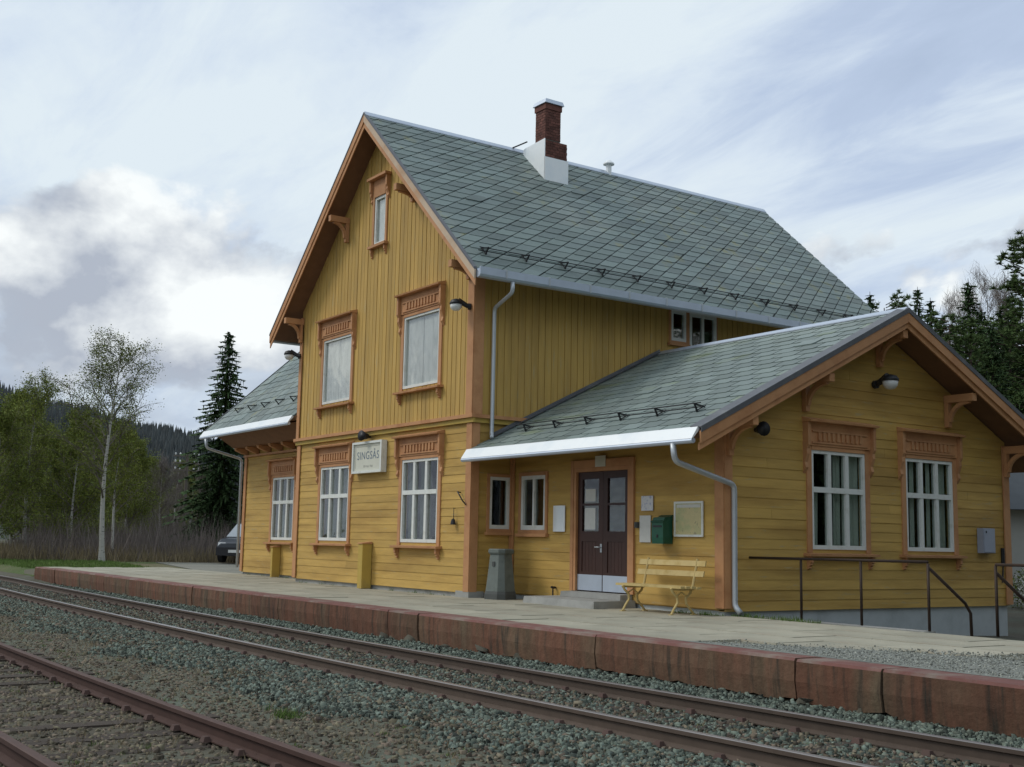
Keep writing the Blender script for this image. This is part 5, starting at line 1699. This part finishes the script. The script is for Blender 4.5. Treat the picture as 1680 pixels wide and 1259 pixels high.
def pine_proto(seed, h, R):
    rr = np.random.default_rng(seed); r = random.Random(seed)
    mb = MB(); mb.tube([(0, 0, -0.3), (0.1, 0, h * 0.5), (0, 0.1, h * 0.97)], [0.016 * h, 0.011 * h, 0.03], 7)
    C = []
    for i in range(90):
        t = 0.10 + 0.89 * i / 90
        a = r.uniform(0, 2 * PI)
        L_ = R * (math.sin(PI * min(1.0, 0.25 + 0.75 * (1 - t))) ** 0.7 * 0.8 + 0.25) * r.uniform(0.6, 1.1) * (1.1 - 0.5 * t)
        p0 = Vector((0, 0, h * t)); p1 = p0 + Vector((math.cos(a) * L_, math.sin(a) * L_, L_ * r.uniform(0.1, 0.5)))
        mb.tube([p0, p1], [0.03, 0.01], 4, cap=False)
        for k in range(9):
            C.append(tuple(p0.lerp(p1, r.uniform(0.35, 1.05)) + Vector((r.gauss(0, .16), r.gauss(0, .16), r.gauss(0.06, .12)))))
    C = np.array(C)
    n = 34
    c = np.repeat(C, n, 0)
    d = rr.normal(0, 1, c.shape); d[:, 2] = np.abs(d[:, 2]) * 0.8 - 0.2; d /= np.linalg.norm(d, axis=1)[:, None]
    e = np.cross(d, rr.normal(0, 1, c.shape)); e /= np.linalg.norm(e, axis=1)[:, None]
    ln = rr.uniform(0.10, 0.30, (len(c), 1))
    v = np.stack([c - e * 0.03, c + e * 0.03, c + d * ln], 1)
    return mb.mesh('trunk', 'bark_d'), npmesh('crown', v.reshape(-1, 3), np.arange(len(v) * 3).reshape(-1, 3), 'needle2')

def at_px(ix, iy, dist):
    """ground position seen at a photograph pixel, at a given distance from the camera"""
    d = _f + _r * ((ix - 840) / 1946.1) - _u * ((iy - 629.5) / 1946.1)
    k = dist / math.hypot(d.x, d.y)
    return CAM + d * k
GZ = -0.15
# the two birches by the line
tmA, cmA = birch_proto(3, 10.4, 20000, 'leaf_b2', bare=1.0, lean=0.045, spread=0.30, crown_from=0.30, lsz=0.62)
tree_obj('birch_tree', 'tall white stemmed birch with thin spring leaves, nearest the platform end', 'tree', None, tmA, cmA, (-35.9, 3.05, GZ), 2.5, 1.08, 0.95)
tmB, cmB = birch_proto(8, 9.0, 18000, 'leaf_b', lean=0.02, spread=0.27, crown_from=0.25, lsz=0.68)
tree_obj('birch_tree', 'slender white stemmed birch at the left edge, kinked at its foot', 'tree', None, tmB, cmB, (-46.3, 1.95, GZ), 0.6, 1.0)
tmC, cmC = birch_proto(15, 9.5, 26000, 'leaf_b', spread=0.34, crown_from=0.10, limbs=34, lsz=0.95)
tmD, cmD = birch_proto(21, 9.0, 26000, 'leaf_b2', spread=0.36, crown_from=0.08, limbs=34, lsz=0.95)
tmE, cmE = birch_proto(31, 8.5, 5000, 'twig', spread=0.30, crown_from=0.12, limbs=30)
protos = {'b': (tmC, cmC), 'o': (tmD, cmD), 't': (tmE, cmE)}
words = {'b': 'fresh green birch', 'o': 'olive green birch', 't': 'grey brown leafless birch'}
spots = [(-14, 58, 'o', 0.95), (18, 72, 'b', 1.05), (62, 84, 'b', 1.0), (98, 70, 'o', 0.9), (118, 66, 'b', 0.86), (146, 80, 'b', 1.0), (186, 92, 'o', 0.95), (205, 74, 'b', 0.80), (232, 90, 'o', 0.85),
         (262, 82, 't', 0.9), (286, 96, 't', 1.0), (312, 104, 'o', 0.85), (334, 90, 't', 0.9), (40, 100, 'o', 1.15), (126, 104, 'o', 1.15), (215, 112, 't', 1.1), (250, 110, 'o', 1.0), (-50, 66, 'b', 1.0), (300, 118, 'o', 1.05)]
wown = {0: 'olive green birch cut by the left picture edge', 1: 'fresh green birch behind the kinked slender birch', 4: 'fresh green birch left of the tall birch nearest the platform',
        7: 'fresh green birch close right of the tall birch nearest the platform', 9: 'leafless grey brown birch left of the telegraph pole', 12: 'leafless grey brown birch beside the dark pointed spruce'}
for k, (ix, dist, kd, s) in enumerate(spots):
    p = at_px(ix, 870, dist)
    tm, cm = protos[kd]
    tree_obj('birch_tree', wown.get(k, words[kd] + ' in the woodland beyond the line, left of the station'), 'tree', 'woodland ' + words[kd] + 'es', tm, cm, (p.x, p.y, GZ - 0.1), k * 1.7, s * 0.84 * (0.9 + 0.2 * ((k * 37) % 10) / 10))
tmF, cmF = birch_proto(52, 6.5, 9000, 'leaf_b', lean=0.03, spread=0.26, crown_from=0.35, lsz=0.7)
q_ = at_px(181, 910, 61)
tree_obj('birch_tree', 'short thin birch stem close beside the tall birch', 'tree', None, tmF, cmF, (q_.x, q_.y, GZ), 1.1, 1.0)
# spruce behind the left wing
tmS, cmS = spruce_proto(5, 11.0, 2.7, dens=1.5, whorl=0.27)
p = at_px(358, 900, 68)
tree_obj('spruce_tree', 'dark pointed spruce standing behind the left wing', 'tree', None, tmS, cmS, (p.x, p.y, GZ), 0.4, 1.12, 1.165)
tmS2, cmS2 = spruce_proto(9, 14.0, 2.0, dens=1.1)
tmS3, cmS3 = spruce_proto(12, 14.0, 2.6, dens=1.1)
tmP, cmP = pine_proto(4, 13.0, 3.0)
tmQ, cmQ = birch_proto(44, 13.0, 5000, 'twig', spread=0.22, crown_from=0.2, limbs=34)
# forest behind the right wing: (pixel x, pixel y of the top, distance, kind)
def top_h(ix, iy, dist):
    d = at_px(ix, iy, dist)
    return d.z
rw = [(1427, 474, 62, 's'), (1453, 492, 75, 'p'), (1505, 466, 66, 's'), (1526, 484, 60, 's'), (1588, 452, 55, 'S'), (1556, 520, 58, 'p'), (1470, 505, 80, 's'), (1545, 512, 78, 's'),
      (1616, 462, 70, 'q'), (1642, 474, 62, 'q'), (1572, 488, 74, 'q'), (1660, 470, 60, 'S'), (1690, 408, 52, 'p'), (1625, 520, 46, 'S'), (1655, 540, 56, 'p'), (1590, 545, 46, 'p'), (1720, 380, 54, 'p'), (1705, 450, 52, 'S'), (1560, 560, 50, 'S'), (1530, 545, 54, 'S'), (1610, 500, 58, 'S'), (1640, 500, 54, 's'), (1668, 560, 58, 'S'), (1600, 590, 42, 'S'), (1630, 600, 50, 'S'), (1680, 520, 56, 's'), (1570, 560, 62, 's'), (1545, 575, 44, 'S'), (1700, 520, 54, 'S'), (1650, 480, 66, 's')]
own = {0: 'slim spruce whose tip shows beside the rear edge of the main roof', 1: 'shaggy pine top just left of the wing gable peak', 2: 'slim spruce tip rising right over the wing gable peak',
       3: 'shorter slim spruce just right of the wing gable peak', 4: 'broad spruce with the highest free tip right of the gable peak', 8: 'bare grey birch just right of the highest free standing spruce tip',
       9: 'bare grey birch between the tall spruce and the pine at the picture edge', 12: 'tall shaggy pine at the right picture edge', 10: 'bare grey birch left of the highest free standing spruce tip', 5: 'shaggy pine close behind the right slope of the wing gable'}
KD = {'s': (tmS2, cmS2, 14.0, 'slim spruce'), 'S': (tmS3, cmS3, 14.0, 'broad spruce'), 'p': (tmP, cmP, 13.0, 'shaggy pine'), 'q': (tmQ, cmQ, 13.0, 'bare grey birch')}
for k, (ix, iy, dist, kd) in enumerate(rw):
    p = at_px(ix, iy, dist)
    tm, cm, h0, wd = KD[kd]
    hh = p.z + 0.5
    tree_obj('birch_tree' if kd == 'q' else ('pine_tree' if kd == 'p' else 'spruce_tree'), own.get(k, wd + ' in the thick of the forest behind the right wing'), 'tree', wd + ' trees behind the right wing', tm, cm, (p.x, p.y, -0.5), k * 2.1, min(hh / h0, 1.0) * 0.95, hh / h0)
# the same forest goes on unseen to the right, set close to shade the gable
r2 = random.Random(77)
for k in range(64):
    x, y = (r2.uniform(19.5, 34), r2.uniform(7, 40)) if k % 3 else (r2.uniform(24, 36), r2.uniform(-3, 8))
    if x + 0.0 < 20 + max(0, (14 - y)) * 0.3: continue
    kd = r2.choice(['s', 'S', 'S', 'p'])
    tm, cm, h0, wd = KD[kd]
    s = r2.uniform(1.05, 1.45)
    tree_obj('pine_tree' if kd == 'p' else 'spruce_tree', wd + ' in the unseen forest to the right, set close to shade the gable end', 'tree', wd + ' trees out of view past the platform end', tm, cm, (x, y, -0.5), r2.uniform(0, 6), s, s)

# far hill with its wood
hm = MB()
HX = []
def ridge(b):
    """ridge height by bearing index"""
    return 1
nb, nd = 60, 8
for i in range(nb + 1):
    ix = -900 + 2600 * i / nb
    for j in range(nd + 1):
        t = j / nd
        dist = 230 + 420 * t
        p = at_px(ix, 870, dist)
        e = 208 - 0.17 * (ix + 0) if ix > -200 else 242 - 0.02 * (ix + 200)
        e = max(e, 70) * (1 if ix < 360 else max(0.35, 1 - (ix - 360) / 900))
        top = e / 1946 * 600
        z = -0.6 + (top - 5) * (math.sin(min(t / 0.85, 1) * PI / 2) ** 1.5) + 1.2 * math.sin(i * 1.7 + j) + (0 if t <= 0.85 else -(t - .85) * 20)
        if j == 0: z = -1.0
        hm.v.append((p.x, p.y, z))
for i in range(nb):
    for j in range(nd):
        a = i * (nd + 1) + j
        hm.f.append((a, a + nd + 1, a + nd + 2, a + 1)); hm.mi.append(0)
tag(hm.build('hill', 'hill'), kind='structure')
HV = np.array(hm.v).reshape(nb + 1, nd + 1, 3)
rr = np.random.default_rng(5)
n = 30000
fi = rr.uniform(0, nb - 0.001, n); fj = rr.uniform(0.6, nd * 0.93, n)
i0, j0 = fi.astype(int), fj.astype(int); a, b = (fi - i0)[:, None], (fj - j0)[:, None]
P = HV[i0, j0] * (1 - a) * (1 - b) + HV[i0 + 1, j0] * a * (1 - b) + HV[i0, j0 + 1] * (1 - a) * b + HV[i0 + 1, j0 + 1] * a * b
h = rr.uniform(2.6, 6.5, n); w = h * rr.uniform(0.13, 0.2, n)
k = 6
V = np.zeros((n, k + 1, 3))
for q in range(k):
    V[:, q] = P + np.stack([np.cos(2 * PI * q / k) * w, np.sin(2 * PI * q / k) * w, np.full(n, -0.5)], -1)
V[:, k] = P + np.stack([rr.normal(0, .2, n), rr.normal(0, .2, n), h], -1)
F = np.array([(q, (q + 1) % k, k) for q in range(k)])[None] + (np.arange(n) * (k + 1))[:, None, None]
tag(link('far_wood', npmesh('far_wood', V.reshape(-1, 3), F.reshape(-1, 3), 'farwood')), 'dark conifer wood covering the far hill', 'wood', kind='stuff')
# brushwood and withered grass at the foot of the wood
n = 2600
ixs = rr.uniform(-60, 400, n); ds = rr.uniform(58, 76, n)
PX = np.array([tuple(at_px(float(a), 880, float(b))) for a, b in zip(ixs, ds)])
me = blades('withered_grass', 'dry', PX[:, 0], PX[:, 1], np.full(n, -0.15), rr.uniform(0.35, 0.95, n), 31, 12, 0.28, 0.016, 0.5)
tag(link('withered_grass', me), 'tall withered grass along the edge of the left woodland', 'grass', kind='stuff')
me = blades('brushwood', 'twig', PX[::2, 0], PX[::2, 1] + 3, np.full(len(PX[::2]), -0.15), rr.uniform(0.8, 2.6, len(PX[::2])), 32, 9, 0.5, 0.018, 0.45)
tag(link('brushwood', me), 'bare brown brushwood under the left woodland', 'brushwood', kind='stuff')
n = 9000
x = rr.uniform(-60, -18, n); y = rr.uniform(-2.5, 6, n)
k_ = (y < 1.0 - (x + 19.5) * 0.16) & (x < -19)
x, y = x[k_], y[k_]
me = blades('verge_grass', 'tuft', x, y, np.full(len(x), -0.15), rr.uniform(0.04, 0.14, len(x)), 33, 8, 0.10, 0.010, 0.8)
tag(link('verge_grass', me), 'short green spring grass on the verge left of the platform', 'grass', kind='stuff')
# rank growth at the foot of the station walls
x = np.concatenate([rr.uniform(5.9, 7.6, 60), rr.uniform(4.9, 5.9, 30), rr.uniform(-13.5, -0.5, 40), rr.uniform(0.9, 1.9, 12)]); y = np.concatenate([rr.uniform(1.0, 1.35, 60), rr.uniform(0.75, 0.93, 30), rr.uniform(-0.10, -0.02, 40), rr.uniform(0.82, 0.93, 12)])
y = np.where(x < -8.05, y + A, y)
me = blades('wall_weeds', 'tuft', x, y, np.full(len(x), -0.01), rr.uniform(0.04, 0.12, len(x)), 34, 10, 0.03, 0.005, 0.7)
tag(link('wall_weeds', me), 'little weeds growing along the foot of the station walls', 'weeds', kind='stuff')

# telegraph pole at the wood's edge
p = at_px(299, 900, 78)
tp = tag(empty('telegraph_pole', (p.x, p.y, GZ)), 'thin grey telegraph pole with crossarms before the left woodland', 'pole')
mb = MB(); mb.tube([(0, 0, 0), (0, 0, 6.4)], [0.12, 0.09], 8); mb.build('post', 'pole', tp)
for z in (5.3, 5.75, 6.2):
    mb = MB(); mb.box(-0.05, 0.05, -0.85, 0.85, z, z + 0.09); mb.build('crossarm', 'pole', tp)
    for y in (-0.75, -0.45, 0.45, 0.75):
        mb = MB(); mb.lathe((0, y, z + 0.09), [(0.03, 0), (0.055, 0.06), (0.05, 0.13), (0.02, 0.16)], 8); mb.build('insulator', 'globe', tp)

# parked car half hidden behind the left wing
cx0 = at_px(414, 905, 58)
car = tag(empty('parked_car', (cx0.x, cx0.y, GZ + 0.06), 0.0), 'dark parked car half hidden behind the left wing corner', 'car')
tocam = math.atan2(CAM.y - cx0.y, CAM.x - cx0.x)
car.rotation_euler = (0, 0, tocam - 0.30)
car.scale = (1.2, 1.2, 1.28)
def loft(secs):
    mb = MB(); n = len(secs[0])
    for s_ in secs: mb.v += s_
    for i in range(len(secs) - 1):
        for j in range(n):
            a = i * n + j; b = i * n + (j + 1) % n
            mb.f.append((a, b, b + n, a + n)); mb.mi.append(0)
    mb.f.append(tuple(range(n))[::-1]); mb.f.append(tuple((len(secs) - 1) * n + j for j in range(n))); mb.mi += [0, 0]
    return mb
def sec(x, w, z0, z1, r=0.12):
    return [(x, -w + r, z0), (x, w - r, z0), (x, w, z0 + r), (x, w, z1 - r * 0.8), (x, w - r, z1), (x, -w + r, z1), (x, -w, z1 - r * 0.8), (x, -w, z0 + r)]
loft([sec(-2.1, 0.72, 0.32, 0.80), sec(-1.95, 0.82, 0.24, 0.92), sec(-1.0, 0.86, 0.22, 0.95), sec(0.6, 0.86, 0.22, 0.93), sec(1.6, 0.84, 0.23, 0.84), sec(2.0, 0.76, 0.28, 0.74), sec(2.12, 0.70, 0.34, 0.66)]).build('body', 'car', car)
loft([[(x, -w, z), (x, w, z), (x, w * 0.98, z + 0.01), (x, -w * 0.98, z + 0.01)] for x, w, z in ((-1.75, 0.74, 0.93), (-1.2, 0.62, 1.40), (0.1, 0.62, 1.42), (0.85, 0.74, 0.93))]).build('roof', 'car', car)
def quad(pts, nm, key):
    mb = MB(); mb.add(pts, [(0, 1, 2, 3)]); return mb.build(nm, key, car)
mb = MB(); mb.hexa([(-1.7, -0.76, 0.92), (0.95, -0.76, 0.92), (0.95, 0.76, 0.92), (-1.7, 0.76, 0.92), (-1.15, -0.62, 1.385), (0.18, -0.62, 1.385), (0.18, 0.62, 1.385), (-1.15, 0.62, 1.385)]); mb.build('glasshouse', 'car_glass', car)
for sy in (-1, 1):
    for sx in (-1.25, 1.30):
        mb = MB(); mb.tube([(sx, sy * 0.68, 0.31), (sx, sy * 0.87, 0.31)], 0.31, 16); wh = mb.build('wheel', 'tyre', car)
        mb = MB(); mb.tube([(sx, sy * 0.86, 0.31), (sx, sy * 0.885, 0.31)], 0.19, 12); mb.build('rim', 'rim', wh)
    mb = MB(); mb.hexa([(2.02, sy * 0.55 - 0.14, 0.58), (2.10, sy * 0.55 - 0.14, 0.58), (2.10, sy * 0.55 + 0.14, 0.58), (2.02, sy * 0.55 + 0.14, 0.58), (1.98, sy * 0.55 - 0.14, 0.72), (2.075, sy * 0.55 - 0.14, 0.71), (2.075, sy * 0.55 + 0.14, 0.71), (1.98, sy * 0.55 + 0.14, 0.72)])
    mb.build('headlight', 'lampglass', car)
mb = MB(); mb.box(2.06, 2.17, -0.74, 0.74, 0.26, 0.54); mb.build('bumper', 'black', car)
mb = MB(); mb.box(2.171, 2.18, -0.26, 0.26, 0.36, 0.46); mb.build('number_plate', 'plate', car)
mb = MB(); mb.box(2.06, 2.115, -0.36, 0.36, 0.55, 0.68); mb.build('grille', 'black', car)

# white house glimpsed at the far right
hp = at_px(1652, 900, 36)
hs = tag(empty('white_house', (hp.x, hp.y, -0.55), math.atan2(0.824, 0.566)), 'white house with dark roof glimpsed right of the gable end', 'house')
hw, hd, hz = 8.0, 5.0, 2.9
mb = MB(); mb.box(0, hw, 0, hd, 0, hz); mb.build('wall', 'housewhite', hs)
mb = MB(); mb.prism([(-0.5, -0.5, hz - 0.1), (-0.5, hd / 2, hz + 1.55), (-0.5, hd + 0.5, hz - 0.1)][::-1], [(hw + 0.4, -0.5, hz - 0.1), (hw + 0.4, hd / 2, hz + 1.55), (hw + 0.4, hd + 0.5, hz - 0.1)][::-1]); mb.build('roof', 'darkroof', hs)
for x in (1.2, 3.4, 5.6):
    mb = MB(); mb.box(x, x + 0.9, -0.03, -0.002, 1.1, 2.3); wq = mb.build('window', 'interior', hs)
    mb = MB(); mb.box(x - 0.08, x, -0.05, -0.002, 1.0, 2.4); mb.box(x + 0.9, x + 0.98, -0.05, -0.002, 1.0, 2.4); tag(mb.build('frame', 'white', wq), kind='stuff')
# bushes behind the steps
def bush(label, loc, h, n, key, seed, rx=1.0):
    rr = np.random.default_rng(seed)
    t = tag(empty('bush', loc), label, 'bush')
    c = rr.normal(0, 1, (n, 3)); c /= np.linalg.norm(c, axis=1)[:, None]; c *= rr.uniform(0.25, 1, (n, 1)) ** 0.5
    c = c * np.array([rx, rx, h / 2]) * rr.uniform(0.8, 1.1, (n, 1)) + np.array([0, 0, h / 2])
    s = rr.uniform(0.015, 0.035, n)[:, None]
    a = rr.normal(0, 1, (n, 3)); a /= np.linalg.norm(a, axis=1)[:, None]
    b = np.cross(a, rr.normal(0, 1, (n, 3))); b /= np.linalg.norm(b, axis=1)[:, None]
    v = np.stack([c - a * s, c + b * s * .7, c + a * s, c - b * s * .7], 1)
    link('foliage', npmesh('foliage', v.reshape(-1, 3), np.arange(n * 4).reshape(-1, 4), key), t)
    mb = MB()
    r_ = random.Random(seed)
    for k in range(9):
        mb.tube([(0, 0, 0), (r_.uniform(-.3, .3), r_.uniform(-.3, .3), h * .4), (r_.uniform(-.6, .6) * rx, r_.uniform(-.6, .6) * rx, h * .8)], [0.02, 0.014, 0.006], 4)
    mb.build('stems', 'twig', t)
p = at_px(1682, 960, 30)
bush('pale flowering bush below the far handrail at the right edge', (p.x + 0.7, p.y, -0.55), 1.5, 5000, 'paper', 61, 0.8)
p = at_px(1672, 940, 34)
bush('dark green bush beside the white house', (p.x + 0.6, p.y, -0.55), 1.3, 4000, 'leaf_b2', 62, 0.9)
